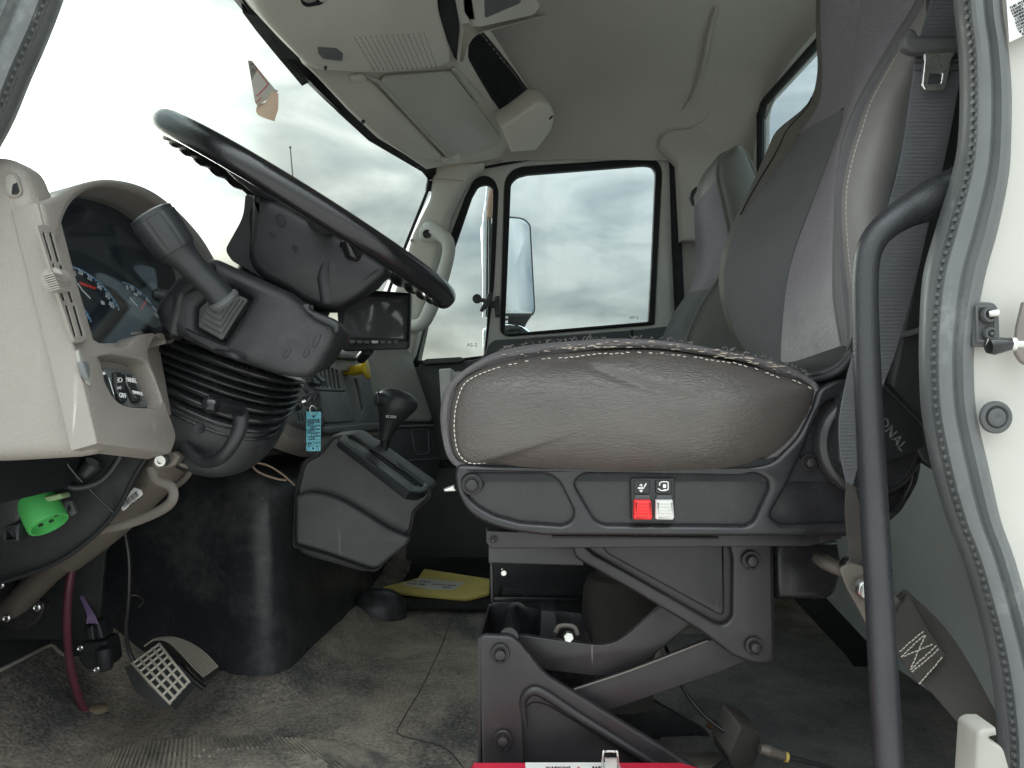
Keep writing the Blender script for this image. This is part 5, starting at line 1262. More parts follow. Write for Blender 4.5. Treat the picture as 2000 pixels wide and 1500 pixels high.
# air spring
cs = P(1212, 1185, 1.27)
add('air_spring', g_lathe(cs, (0, 0, 1), [(.055, -.16), (.058, -.075), (.062, -.068), (.064, -.05), (.0655, 0), (.063, .035), (.055, .052), (.040, .058), (.036, .09), (.0, .09)], 36), 'webold', seat)
add('far_bracket', g_plate(FY(1.34), fil([(1120, 1340), (1240, 1362, 12), (1268, 1362, 12), (1378, 1425, 16), (1397, 1455, 10), (1396, 1478), (1000, 1500)]), [], .012, .004), 'steel', seat)
add('far_bracket_upper', g_plate(FY(1.40), [(1150, 1075), (1500, 1075), (1500, 1250), (1440, 1250)], [], .01, .002), 'steel', seat)
add('foot_flange', g_plate(Pl((0, 0, .03), (0, 0, 1), (1, 0, 0)), fil([(1300, 1478, 4), (1395, 1466, 6), (1412, 1480, 6), (1390, 1496), (1330, 1500)]), [], .004, .001), 'shaft', seat)
# rear box, shock and leg
add('motor_housing', g_plate(FY(1.10), fil([(1512, 1058), (1640, 1060), (1648, 1110), (1636, 1160, 12), (1615, 1174, 10), (1515, 1172)]), [], .12, .012), 'steel', seat)
add('damper_rod', ptube([(1596, 1090, 1.07), (1612, 1098, 1.05), (1640, 1112, 1.03), (1652, 1115, 1.02)], 1.05, [11, 15, 13, 12], 14), 'shaft', seat)
add('damper_bush', g_lathe(P(1654, 1106, 1.0), (.3, -1, .1), [(.013, 0), (.013, .012), (.009, .014), (.007, .012), (0, .012)], 18), 'bright', seat)
add('rear_leg', g_loops([[P(a, b, 1.35 + d) for a, b, d in ((1548, 1168, 0), (1612, 1166, 0), (1612, 1166, .02), (1548, 1168, .02))], [P(a, b, 1.5 + d) for a, b, d in ((1650, 1278, 0), (1702, 1262, 0), (1702, 1262, .02), (1650, 1278, .02))], [P(a, b, 1.52 + d) for a, b, d in ((1668, 1302, 0), (1712, 1302, 0), (1712, 1302, .02), (1668, 1302, .02))]]), 'matte', seat)
add('adjuster_handle', g_plate(FY(1.18), fil([(865, 956, 2), (888, 947, 3), (892, 960), (868, 962, 2)]), [], .012, .003), 'bright', seat)

# ============================================================ PASSENGER SEAT
ps = thing('passenger_seat', 'grey green passenger seat with purple grey cloth insert by the far door', 'seat')
rpy = [288, 300, 317, 350, 400, 457, 490, 533, 567, 610, 667, 740, 820]
cxs = [(1436, 1437, 1438, 1440, 1446), (1408, 1412, 1420, 1440, 1457), (1392, 1397, 1404, 1436, 1464), (1368, 1382, 1402, 1440, 1478), (1356, 1376, 1413, 1450, 1498), (1357, 1382, 1424, 1460, 1512), (1359, 1382, 1423, 1462, 1518), (1358, 1376, 1410, 1458, 1520), (1346, 1360, 1389, 1446, 1522), (1317, 1333, 1362, 1430, 1524), (1291, 1308, 1340, 1412, 1526), (1270, 1288, 1322, 1400, 1528), (1262, 1280, 1312, 1390, 1530)]
cys = [2.44, 2.36, 2.10, 2.04, 2.10]
PG = [[P(x, py, y) for x, y in zip(r, cys)] + [P(r[4], py, 2.10) + Vector((.02, .2, 0))] for py, r in zip(rpy, cxs)]
def pev(u, v):
    def cat(l, t):
        t = max(0, min(len(l) - 1.0001, t)); k = int(t); f_ = t - k
        return cr(l[max(k - 1, 0)], l[k], l[min(k + 1, len(l) - 1)], l[min(k + 2, len(l) - 1)], f_)
    return cat([cat(r, v) for r in PG], u)
def prow(py):
    for i in range(len(rpy) - 1):
        if rpy[i] <= py <= rpy[i + 1]: return i + (py - rpy[i]) / (rpy[i + 1] - rpy[i])
    return len(rpy) - 1.001
def ppatch(name, v0, v1, t0, t1, mat):
    add(name, g_grid([[pev((t0(j / 12) if callable(t0) else t0) + ((t1(j / 12) if callable(t1) else t1) - (t0(j / 12) if callable(t0) else t0)) * i / 40, v0 + (v1 - v0) * j / 12) for j in range(13)] for i in range(41)]), mat, ps, ang=80)
h1 = lambda t: prow(405 - 55 * t); h2 = lambda t: prow(572 - 8 * t)
ppatch('head_cover', 0, 2, 0, h1, 'pside'); ppatch('back_insert', 0, 2, h1, h2, 'fabric'); ppatch('lower_cover', 0, 2, h2, prow(820), 'charcoal')
ppatch('side_bolster', 2, 5, 0, prow(820), 'pside')
add('piping', g_tube([pev(prow(288 + 532 * i / 60), 2) + Vector((0, -.003, 0)) for i in range(61)], .006, 8), 'pside', ps)
add('piping', g_tube([pev(prow(288 + 300 * i / 40), 4) + Vector((0, -.003, 0)) for i in range(41)], .006, 8), 'pside', ps)
add('seat_stitching', stitches([pev(prow(560 + 260 * i / 60), 2.12) + Vector((0, -.004, 0)) for i in range(61)], .006, .003, .0015), 'strip', ps, kind='stuff')
sw_ = [(2.02, 0), (2.0, 1)]
add('cushion', g_loops([[Vector((x, y, z)) for x, z in ((.02, .52), (.06, .60), (.16, .64), (.5, .63), (.62, .60), (.60, .50), (.30, .44), (.06, .46))] for y in (1.98, 2.02, 2.45, 2.48)]), 'charcoal', ps)
add('pedestal', g_box((.34, 2.24, .22), (.50, .42, .44)), 'matte', ps)
ph = thing('hook', 'small black coat hook on the wall beside the passenger headrest', 'hook')
add('hook_body', g_tube([P(a, b, 2.6) for a, b in ((1362, 368), (1354, 376), (1350, 388), (1354, 398), (1362, 400))], .008, 8), 'black', ph)

# ============================================================ BELTS
belt = thing('seat_belt', 'dark grey seat belt webbing with a polished metal tongue', 'seat belt')
Lb = [(1866, -150), (1818, 0), (1790, 100), (1762, 290), (1728, 430), (1700, 560), (1668, 680), (1648, 762), (1638, 830), (1642, 895), (1653, 945)]
Rb = [(1935, -150), (1895, 0), (1884, 100), (1850, 290), (1816, 430), (1786, 560), (1751, 683), (1724, 756), (1694, 830), (1679, 895), (1664, 953)]
add('webbing', ribbon(Lb, Rb, [.915, .915, .915, .915, .915, .905, .90, .895, .895, .895, .90], .0018), 'web', belt)
Lt = [(1653, 940), (1650, 1000), (1655, 1060), (1662, 1115)]; Rt = [(1668, 950), (1684, 1000), (1700, 1060), (1706, 1115)]
add('twisted_webbing', ribbon(Lt, Rt, [.90, .90, .91, .91], .003), 'webold', belt)
tg = FY(.898)
add('tongue_body', g_plate(tg, fil([(1764, 72, 10), (1770, 62, 6), (1778, 52, 5), (1790, 56, 8), (1795, 68), (1905, 70), (1905, 98), (1785, 102, 8), (1766, 92, 8)]), [], .016, .005), 'boot', belt)
add('tongue', g_plate(tg.off(-.004), fil([(1805, 102), (1868, 100), (1858, 116, 4), (1849, 168, 7), (1843, 177, 5), (1807, 176, 6), (1801, 166, 6), (1806, 118, 5)]), [fil([(1817, 143, 3), (1841, 143, 3), (1837, 164, 2), (1812, 164, 2)])], .004, .0016), 'bright', belt)
thr = []
for r_ in range(3):
    for (x0, x1) in ((1786, 1800), (1860, 1872)):
        p = [P(x0 + (x1 - x0) * i / 8, 112 + r_ * 9 + (2.5 if i % 2 else 0) + (6 if r_ == 2 else 0), .912) for i in range(9)]
        thr.append(g_tube(p, .0006, 4))
add('thread', thr, 'matte', belt, kind='stuff')
bl = thing('pillar_lining', 'dark lining panel behind the seat belt beside the driver backrest', 'lining panel')
add('panel', g_plate(FY(.965), fil([(1812, -320), (1990, -320), (1990, 700), (1850, 930), (1800, 900, 20), (1742, 760, 10), (1775, 600), (1805, 460), (1828, 300), (1826, 100)]), [], .02, .004), 'under', bl)
add('moulding', ptube([(1742, 655, .962), (1770, 652, .96), (1796, 645, .958)], .96, 6, 8), 'dashgrey', bl)
tb = thing('tether_strap', 'dirty black tether strap with cross stitched patch running to the floor', 'strap')
add('strap', ribbon([(1700, 1215), (1760, 1290), (1830, 1365), (1890, 1440), (1925, 1520)], [(1768, 1150), (1836, 1215), (1890, 1290), (1945, 1390), (2010, 1500)], [.90, .89, .87, .85, .84], .004), 'webold', tb)
add('strap_patch', ribbon([(1720, 1242), (1755, 1282), (1793, 1337)], [(1775, 1160), (1808, 1222), (1846, 1278)], [.886, .882, .873], .004), 'webold', tb)
stp = FY(.868)
zz = [[(1756, 1272), (1806, 1229)], [(1759, 1282), (1808, 1236)], [(1764, 1281), (1828, 1255)], [(1806, 1240), (1777, 1306)], [(1777, 1307), (1830, 1259)], [(1780, 1312), (1834, 1266)], [(1794, 1335), (1845, 1277)]]
sg = []
for a, b in zz:
    A = P(a[0], a[1], .868); B = P(b[0], b[1], .868)
    sg += stitches([A, B], .0035, .0012, .0009, d=Vector((0, -.001, 0)), wob=.0004)
add('cross_stitch', sg, 'stitch', tb, kind='stuff')
add('anchor_plate', g_plate(FY(.895), fil([(1640, 1112, 8), (1662, 1098, 12), (1700, 1110), (1745, 1160, 10), (1768, 1178, 8), (1764, 1196, 8), (1735, 1200), (1720, 1215, 10), (1700, 1235, 6), (1678, 1190), (1655, 1150)]), [], .006, .002), 'shaft', tb)
add('anchor_bolt', g_lathe(P(1693, 1150, .885), (0, -1, 0), [(.0135, -.004), (.0135, .003), (.011, .006), (.004, .007), (0, .007)], 24), 'bright', tb)

bar = thing('grab_bar', 'long black powder coated grab bar bent at the top beside the seat', 'grab bar')
bp_ = [(1900, 362, .865), (1858, 378, .855), (1818, 392, .84), (1775, 412, .835), (1735, 438, .83), (1706, 470, .83), (1692, 515, .83), (1690, 600, .83), (1695, 750, .83), (1705, 950, .83), (1718, 1180, .83), (1730, 1400, .83), (1742, 1620, .83)]
add('bar', ptube(bp_, .8, [50, 46, 40, 32, 27, 25, 24, 24, 25, 26, 26.5, 27.5, 28.5], 24, n=8), 'bar', bar, ang=80)
# ============================================================ PASSENGER DOOR AND FAR SIDE
pd = thing('passenger_door', 'closed passenger door with quarter window and dark grey panel', 'door')
dfr = [(808, 740), (870, 446), (898, 378, 18), (916, 344, 16), (936, 330, 10), (978, 321), (1048, 306), (1180, 297), (1286, 290, 20), (1310, 308, 20), (1316, 464), (1323, 640), (1336, 1100), (1320, 1170, 20), (870, 1170, 30), (810, 1000)]
mw = [(978, 640), (986, 352, 16), (1000, 332, 12), (1020, 325), (1262, 309, 12), (1284, 312, 12), (1293, 332, 10), (1283, 520), (1278, 634, 4), (990, 657, 10), (979, 650, 6)]
mg = [(986, 652, 3), (998, 358, 6), (1010, 345, 8), (1030, 340), (1258, 322, 8), (1274, 324, 6), (1281, 336, 6), (1273, 520), (1267, 628, 3)]
vw = [(800, 712), (840, 590), (884, 448), (908, 385), (925, 350, 14), (946, 340, 14), (966, 350, 12), (974, 372, 10), (965, 556), (956, 632), (948, 700, 4), (880, 712)]
vg = [(812, 704, 4), (845, 600), (885, 492), (922, 384), (934, 363, 6), (950, 359, 6), (962, 366, 6), (963, 380), (956, 556), (946, 694, 3), (880, 702)]
Yd = 2.735
add('door_frame', g_plate(FY(Yd), fil(dfr), [fil(mw), fil(vw)], .05, .008), 'cream', pd)
add('weatherstrip', g_tube([P(a, b, 2.725) for a, b in fil([(800, 728), (866, 442), (893, 374, 20), (912, 340, 20), (931, 322, 10), (976, 314), (1047, 301), (1180, 291), (1298, 284, 22), (1317, 306, 22), (1321, 464), (1329, 640), (1340, 1000)])], .019, 10), 'matte', pd)
add('window_rubber', g_plate(FY(2.728), fil(mw), [fil(mg)], .03, .004), 'matte', pd)
add('quarter_rubber', g_plate(FY(2.728), fil(vw), [fil(vg)], .03, .004), 'matte', pd)
add('window_glass', g_plate(FY(2.75), fil(mg), [], .004, .0005), 'sg', pd)
add('quarter_glass', g_plate(FY(2.75), fil(vg), [], .004, .0005), 'sg', pd)
text('maker_mark', 'AP-2', FY(2.744), 1238, 621, 6, 'strip', pd); text('maker_mark', 'AS-2', FY(2.744), 922, 674, 7, 'strip', pd)
add('door_panel', g_plate(FY(2.69), fil([(808, 716, 6), (905, 706, 4), (938, 700), (947, 690, 6), (954, 672, 8), (966, 664, 6), (1236, 644), (1315, 636), (1340, 1185), (790, 1185), (796, 940)]), [], .045, .006), 'doorpanel', pd)
add('panel_joint', g_plate(FY(2.6895), [(1232, 644), (1237, 644), (1237, 690), (1232, 690)], [], .003, .0005), 'matte', pd)
add('ledge_handle', g_plate(FY(2.66), fil([(824, 707, 2), (832, 701, 3), (900, 697, 3), (908, 703, 3), (900, 708, 2), (826, 712, 2)]), [], .06, .004), 'doorpanel', pd)
add('door_pocket_edge', g_plate(FY(2.66), fil([(850, 900), (960, 900), (960, 912), (850, 912)]), [], .03, .003), 'matte', pd)
# quarter window latch
add('latch_disc', g_lathe(P(932, 584, 2.70), (0, -1, 0), [(.017, 0), (.017, .012), (.012, .014), (.009, .012), (0, .012)], 20), 'boot', pd)
add('latch_stem', g_tube([P(932, 584, 2.70), P(950, 588, 2.67)], .008, 8), 'boot', pd)
add('latch_handle', g_tube([P(a, b, 2.66) for a, b in ((958, 571), (955, 585), (947, 598), (939, 608))], [.006, .011, .010, .006], 10), 'boot', pd)
add('latch_mount', g_plate(FY(2.70), fil([(955, 586, 2), (966, 588), (967, 578, 2), (976, 578, 2), (976, 619, 2), (967, 619, 2), (966, 600), (955, 598, 2)]), [], .02, .003), 'black', pd)
for y in (583, 613): add('latch_screw', g_lathe(P(971, y, 2.68), (0, -1, 0), [(.005, 0), (.004, .002), (0, .002)], 10), 'steelb', pd)

ap = thing('pillar_trim', 'pale grey beige trim on the far windshield pillar', 'pillar trim')
add('trim', g_plate(FY(2.60), fil([(835, 330), (900, 314), (945, 316), (915, 340, 10), (896, 372, 16), (878, 410), (850, 510), (828, 600), (806, 690), (792, 720), (730, 700), (746, 640), (786, 520), (806, 455), (840, 385, 10), (842, 352, 8)]), [], .13, .018), 'header', ap)
add('upper_cap', g_plate(FY(2.62), fil([(822, 322), (850, 312), (905, 305), (912, 330), (860, 352), (840, 350)]), [], .05, .004), 'header', ap)
add('trim_joint', ptube([(838, 352, 2.595), (868, 350, 2.58), (905, 354, 2.60)], 2.6, 1.2, 6), 'liner', ap)
add('trim_screw', g_lathe(P(805, 470, 2.598), (0, -1, 0), [(.007, 0), (.006, .002), (0, .001)], 10), 'liner', ap)
gh = thing('pillar_grab_handle', 'pale grab handle bolted to the far windshield pillar', 'grab handle')
add('handle', ptube([(834, 450, 2.57), (846, 450, 2.55), (866, 462, 2.52), (876, 478, 2.51), (874, 505, 2.51), (858, 560, 2.51), (838, 610, 2.51), (824, 632, 2.52), (802, 636, 2.56), (785, 636, 2.59)], 2.53, [16, 17, 13, 13, 13, 14, 14, 13, 12, 12], 14, n=6), 'cream', gh, ang=80)
add('mount_pad', g_plate(FY(2.56), fil([(818, 448, 8), (826, 436, 8), (842, 436, 8), (856, 448), (856, 468, 8), (840, 474, 8), (818, 468, 8)]), [], .03, .01), 'cream', gh)
add('mount_bolt', g_lathe(P(834, 457, 2.525), (0, -1, 0), [(.015, -.004), (.015, .002), (.011, .002), (.009, -.001), (.004, .0), (0, .002)], 18), 'steelb', gh)

mi = thing('side_mirror', 'tall chrome backed door mirror outside the passenger window', 'mirror')
add('housing', g_plate(FY(3.02), fil([(938, 440, 10), (950, 425, 14), (985, 418), (1025, 427, 12), (1036, 440, 8), (1046, 600), (1045, 612, 6), (1022, 622, 10), (1000, 626), (960, 626, 20), (944, 600)]), [], .08, .02), 'chrome', mi)
add('face_rim', g_plate(Pl(P(1010, 520, 2.935), (.72, -.68, .12)), fil([(972, 420, 4), (1024, 425, 12), (1037, 439, 6), (1046, 606, 5), (1042, 616, 4), (972, 616, 6)]), [], .008, .002), 'boot', mi)
add('mirror_face', g_plate(Pl(P(1010, 520, 2.93), (.72, -.68, .12)), fil([(975, 424, 4), (1022, 428, 12), (1034, 440, 6), (1043, 604, 5), (1040, 612, 4), (975, 612, 6)]), [], .004, .001), 'mirror', mi)
add('rear_tube', ptube([(957, 365, 3.0), (955, 400, 3.0), (953, 440, 3.0), (953, 620, 3.0)], 3.0, [7, 8, 11, 11], 14), 'chrome', mi)
add('arm', ptube([(962, 372, 2.97), (958, 395, 2.97), (956, 425, 2.97)], 2.97, 6.5, 12), 'tanpaper', mi)
add('convex_housing', g_plate(FY(3.0), fil([(942, 640, 8), (975, 628, 20), (1020, 632, 10), (1040, 648, 6), (1040, 720), (942, 720)]), [], .08, .025), 'chrome', mi)
add('lower_bracket', g_plate(FY(3.02), fil([(992, 612), (1042, 612), (1030, 628, 6), (1022, 645), (992, 645)]), [], .03, .004), 'boot', mi)

# backup monitor ---------------------------------------------------------
mo = thing('backup_monitor', 'small hooded black backup monitor with a row of buttons on the dash', 'monitor')
YM = 1.62
add('case', g_plate(FY(YM), fil([(657, 598, 4), (700, 572), (720, 566, 4), (802, 572, 4), (799, 655), (797, 680, 5), (672, 686, 5), (663, 680, 4)]), [], .03, .004), 'black', mo)
add('screen', g_plate(FY(YM - .0015), fil([(668, 655, 3), (676, 595), (700, 578, 4), (785, 583, 3), (789, 661, 3), (670, 660)]), [], .003, .0006), 'screen', mo)
add('hood', g_loops([[P(a, b, y) for a, b in ((655, 600), (714, 563), (806, 569), (799, 665), (793, 665), (798, 578), (716, 573), (662, 604))] for y in (YM - .06, YM + .0)], False, False), 'black', mo, ang=20)
add('button_bar', g_plate(FY(YM - .004), fil([(664, 662, 4), (797, 664, 4), (796, 682, 5), (670, 684, 5)]), [], .008, .003), 'black', mo)
for k, (x, w) in enumerate(((688, 12), (702, 12), (716, 12), (732, 14), (748, 11), (761, 10), (773, 10))):
    add('button', g_plate(FY(YM - .0115), fil([(x - w / 2, 663 + (1 if k in (0, 6) else 2), 1), (x + w / 2, 663 + (1 if k in (0, 6) else 2), 1), (x + w / 2 - 1, 671, 2), (x - w / 2 + 1, 671, 2)]), [], .004, .0015), 'dashgrey' if k != 3 else 'cream', mo)
add('led', g_lathe(P(673, 664, YM - .010), (0, -1, 0), [(.0025, 0), (.002, .001), (0, .001)], 10), 'led', mo)
add('stand', g_tube([P(720, 684, YM + .01), P(705, 700, YM + .06)], .012, 10), 'black', mo)

# ============================================================ SHIFT CONSOLE
sc = thing('shift_console', 'dark grey gear selector console with black T handle shifter', 'gear selector')
Yc0 = 1.40
co_out = [(650, 848, 8), (690, 845, 6), (842, 952, 8), (846, 968, 10), (812, 1000, 8), (806, 1035), (738, 1118, 20), (720, 1114, 12), (640, 1086, 20), (572, 1068, 6), (575, 1000), (578, 950, 20), (592, 898, 14), (622, 886, 20)]
# body with lateral crown: loops at several depths
co3 = [P(a, b, Yc0) for a, b in fil(co_out)]
cc_ = sum(co3, Vector()) / len(co3)
def csh(y, s, dx=0): return [Vector((cc_.x + (p.x - cc_.x) * s + dx, y, cc_.z + (p.z - cc_.z) * s)) for p in co3]
add('housing', g_loops([csh(1.402, .93), csh(1.390, .965), csh(1.392, .985), csh(1.40, 1.0), csh(1.46, 1.01, .001), csh(1.50, .99, .0), csh(1.52, .95)]), 'console', sc, ang=35)
add('pressed_step', g_plate(FY(1.378), fil([(577, 968, 6), (602, 960, 14), (650, 968, 30), (700, 995, 30), (760, 1034, 20), (803, 1050, 8), (796, 1064), (736, 1111, 14), (720, 1109, 8), (641, 1081, 20), (577, 1062, 6)]), [], .02, .007, 5), 'console', sc)
add('console_skirt', g_plate(FY(1.43), fil([(584, 1060), (740, 1060), (760, 1090), (720, 1122, 20), (600, 1088, 14), (585, 1080)]), [], .12, .01), 'console', sc)
tpl = P3(P(655, 850, 1.40), P(842, 955, 1.40), P(678, 843, 1.50))
add('shift_trim', g_plate(tpl.off(.012), fil([(662, 855, 6), (672, 848, 5), (706, 846, 6), (838, 948, 8), (838, 958, 6), (820, 964, 8), (800, 960)]), [fil([(683, 851, 3), (705, 849, 4), (830, 944, 4), (825, 950, 3), (810, 950, 3)])], .016, .004), 'black', sc)
add('shift_gate', g_plate(tpl.off(.002), fil([(672, 848), (710, 846), (838, 950), (815, 956)]), [], .004, .001), 'dashgrey', sc)
add('gate_slot', g_tube([tpl.off(.006).ray(*p) for p in ((690, 856), (740, 893), (812, 946))], .003, 6), 'matte', sc)
add('lever', ptube([(746, 890, 1.45), (750, 872, 1.45), (755, 850, 1.45), (760, 825, 1.45)], 1.45, [9, 9, 10, 12], 14), 'black', sc)
# T handle: neck rising into a round head with a release button
hl = []
for (x, y, rx, ry, d) in ((751, 860, 12, 5, 13), (755, 845, 15, 5, 15), (762, 826, 22, 6, 19), (770, 809, 31, 7, 25), (775, 795, 39, 8, 30), (776, 782, 40, 8, 31), (774, 771, 34, 6, 27), (771, 764, 24, 4, 19), (769, 760, 12, 3, 10), (768, 759, 2, 1, 2)):
    c = P(x, y, 1.43); u = 1.43 / F
    tl = Vector((.99, 0, -.10))
    hl.append([c + tl * (math.cos(t) * rx * u) + Vector((0, 1, 0)) * (math.sin(t) * d * u * 1.1) for t in [2 * math.pi * k / 28 for k in range(28)]])
hl = [list(c) for c in zip(*[smooth(list(c), 4) for c in zip(*hl)])]
add('shift_knob', g_loops(hl), 'black', sc, ang=80)
add('release_button', g_lathe(P(768, 783, 1.415), P(733, 778, 1.40) - P(768, 783, 1.415), [(.016, 0), (.016, .010), (.0115, .013), (.0115, .028), (.013, .031), (.0125, .034), (.010, .0355), (.0, .0345)], 24), 'black', sc)
text('lettering', 'ECON', FY(1.400), 764, 814, 5.0, 'white', sc, ang=5)

# engine cover -----------------------------------------------------------
ec = thing('engine_cover', 'big scuffed black engine cover with a rounded vertical corner', 'engine cover')
def cov(z, s, flare=0):
    o = []
    for p in plan:
        q = Vector((-.95, 2.1, 0)); v_ = p - q
        k = 1 - s
        o.append(Vector((q.x + v_.x * (k + flare), q.y + v_.y * (k + flare), z)))
    return o
lv = [(.00, 0, .012), (.02, 0, .006), (.05, 0, .003), (.12, 0, 0), (.30, .01, 0), (.38, .018, 0), (.42, .035, 0), (.445, .07, 0), (.46, .13, 0), (.468, .25, 0), (.472, .5, 0)]
rows = [cov(z, s, f_) for z, s, f_ in lv]
for r_ in rows:
    for p in r_: p.y += .004 * mn.noise(p * 4)
add('cover_shell', g_grid(rows), 'cover', ec, ang=70)
rows = []
fc = PZ(738, 1192, .02)
add('shift_tunnel_foot', g_loops([[fc + Vector((math.cos(t) * a * 1.3, math.sin(t) * a, h)) for t in [2 * math.pi * k / 24 for k in range(24)]] for a, h in ((.062, -.02), (.061, .0), (.058, .02), (.050, .038), (.034, .052), (.016, .058), (.004, .059))]), 'cover', ec, ang=80)
add('tunnel_block', g_box((-.55, 2.1, .20), (.12, .9, .4)), 'under', ec)

# ============================================================ FOOTWELL
bpd = thing('brake_pedal', 'brake pedal with worn square grid pad on a thin arm', 'pedal')
pq = [P(258, 1297, 1.29), P(313, 1257, 1.31), P(372, 1333, 1.235), P(333, 1377, 1.205)]
def bil(u, v):  # u across, v down the pad, slightly curved
    a = pq[0] + (pq[1] - pq[0]) * u; b = pq[3] + (pq[2] - pq[3]) * u
    p = a + (b - a) * v; n_ = (pq[1] - pq[0]).cross(pq[3] - pq[0]).normalized()
    if n_.y > 0: n_ = -n_
    return p + n_ * (.012 * math.sin(math.pi * v)), n_
g = [[bil(u / 6, v / 10)[0] for u in range(7)] for v in range(11)]
gb = [[bil(u / 6, v / 10)[0] - bil(u / 6, v / 10)[1] * .016 for u in range(7)] for v in range(11)]
loop0 = g; 
def slab(gr, gk):
    v1, f1 = g_grid(gr); v2, f2 = g_grid(gk); k = len(v1); f = f1 + [[a + k for a in q][::-1] for q in f2]
    R_ = len(gr); C_ = len(gr[0]); e = [(0, j) for j in range(C_)] + [(i, C_ - 1) for i in range(1, R_)] + [(R_ - 1, j) for j in range(C_ - 2, -1, -1)] + [(i, 0) for i in range(R_ - 2, 0, -1)]
    for a, b in zip(e, e[1:] + e[:1]):
        ia = a[0] * C_ + a[1]; ib = b[0] * C_ + b[1]; f.append([ia, ib, ib + k, ia + k])
    return v1 + v2, f
add('pad', slab(g, gb), 'black', bpd)
for k in range(5):
    u = .02 + .24 * k; add('pad_rib', g_tube([bil(u, v / 12)[0] + bil(u, v / 12)[1] * .0015 for v in range(13)], .0022, 6), 'padlight', bpd)
for k in range(8):
    v = .02 + .137 * k; add('pad_rib', g_tube([bil(u / 4, v)[0] + bil(u / 4, v)[1] * .0015 for u in range(5)], .0022, 6), 'padlight', bpd)
add('pad_side', g_loops([[P(a, b, y) for a, b, y in ((243, 1303, 1.32), (258, 1297, 1.29), (258, 1299, 1.33))], [P(a, b, y) for a, b, y in ((262, 1348, 1.28), (290, 1340, 1.25), (288, 1345, 1.29))], [P(a, b, y) for a, b, y in ((310, 1384, 1.23), (334, 1377, 1.205), (332, 1380, 1.25))]]), 'boot', bpd)
add('pedal_arm', ptube([(236, 1000, 1.30), (243, 1035, 1.30), (252, 1090, 1.30), (252, 1160, 1.30), (246, 1230, 1.31), (252, 1270, 1.32), (262, 1292, 1.32)], 1.3, 4, 8), 'steelb', bpd)
add('return_link', ptube([(247, 1163, 1.31), (268, 1163, 1.32), (280, 1174, 1.33), (270, 1186, 1.33)], 1.31, 2, 6), 'steelb', bpd)
acp = thing('accelerator_pedal', 'curved ribbed accelerator pedal with dusty ribs behind the brake', 'pedal')
tL = [P(a, b, y) for a, b, y in ((281, 1264, 1.42), (300, 1252, 1.42), (325, 1254, 1.41), (350, 1276, 1.39), (375, 1304, 1.37), (396, 1324, 1.35))]
tR = [P(a, b, y) for a, b, y in ((300, 1250, 1.46), (318, 1246, 1.46), (345, 1247, 1.45), (378, 1260, 1.43), (405, 1280, 1.41), (426, 1303, 1.39))]
tL = smooth(tL, 5); tR = smooth(tR, 5)
g = [[a + (b - a) * u / 6 for u in range(7)] for a, b in zip(tL, tR)]
add('pad', slab(g, [[p + Vector((-.003, .01, -.014)) for p in r_] for r_ in g]), 'black', acp)
for k in range(9): add('pad_rib', g_tube([a + (b - a) * (.04 + .115 * k) + Vector((.001, -.002, .002)) for a, b in zip(tL, tR)], .0015, 6), 'padlight', acp)
add('pivot', ptube([(350, 1300, 1.42), (380, 1330, 1.42), (400, 1345, 1.42)], 1.42, 6, 8), 'black', acp)

cb = thing('column_base', 'black bearing plate with three silver bolts at the foot of the shaft', 'bracket')
add('plate', g_plate(FY(1.24), fil([(-80, 1120), (20, 1130, 10), (60, 1165, 10), (88, 1180, 10), (80, 1205, 10), (60, 1228, 14), (20, 1232, 12), (-20, 1215), (-80, 1215)]), [], .02, .004), 'steel', cb)
for x, y in ((4, 1141), (16, 1206), (75, 1185)):
    add('bolt', g_lathe(P(x, y, 1.215), (0, -1, 0), [(.0065, 0), (.0065, .005), (.0045, .0065), (.003, .005), (0, .005)], 12), 'bright', cb)
gc = thing('green_connector', 'bright green round diagnostic connector hanging under the dash', 'connector')
gd = (P(110, 1024, .99) - P(70, 985, 1.02)); 
c0 = P(74, 985, 1.0); c1 = P(94, 1022, .992)
add('connector_body', g_lathe(c0, c1 - c0, [(.0235, -.008), (.025, 0), (.0255, .030), (.0245, .034), (.0215, .034), (.0215, .024), (0, .024)], 28), 'green', gc)
ax_ = (c1 - c0).normalized()
for k in range(6):
    a = k * math.pi / 3; A2 = ax_.orthogonal().normalized(); B2 = ax_.cross(A2)
    add('socket_hole', g_lathe(c0 + ax_ * .0245 + (A2 * math.cos(a) + B2 * math.sin(a)) * .013, ax_, [(.0032, 0), (.0032, .0015), (.0, .0015)], 8), 'under', gc)
add('clip', [g_plate(FY(1.0), fil([(68, 950, 4), (84, 945, 3), (93, 960), (97, 976), (78, 977, 4), (70, 962)]), [], .006, .002), g_plate(FY(.985), fil([(80, 972), (118, 964, 4), (122, 974, 3), (104, 978), (85, 982)]), [], .02, .002)], 'palegreen', gc)
add('yellow_lead', ptube([(52, 900, .965), (58, 930, .965), (66, 955, .97)], .97, 2.3, 6), 'wirey', gc)
add('green_lead', ptube([(64, 900, .965), (72, 925, .965), (70, 955, .97)], .97, 2.3, 6), 'wireg', gc)
add('white_lead', ptube([(46, 900, .965), (52, 935, .965), (58, 960, .97)], .97, 2, 6), 'strip', gc)
ct = thing('cable_tab', 'small grey mounting tab with a hole beside the green connector', 'bracket')
add('tab', g_plate(FY(1.01), fil([(120, 985, 6), (128, 977, 6), (138, 978), (148, 1002, 3), (140, 1008), (122, 1004, 6)]), [ell((133, 992), 3.5, 5, 10)], .008, .002), 'boot', ct)
jb = thing('under_dash_box', 'black plastic relay box below the dash end', 'relay box')
add('box', g_plate(FY(.98), fil([(-120, 905), (20, 905), (30, 930, 6), (50, 965), (48, 1000), (20, 1060, 6), (-120, 1060)]), [], .10, .008), 'black', jb)
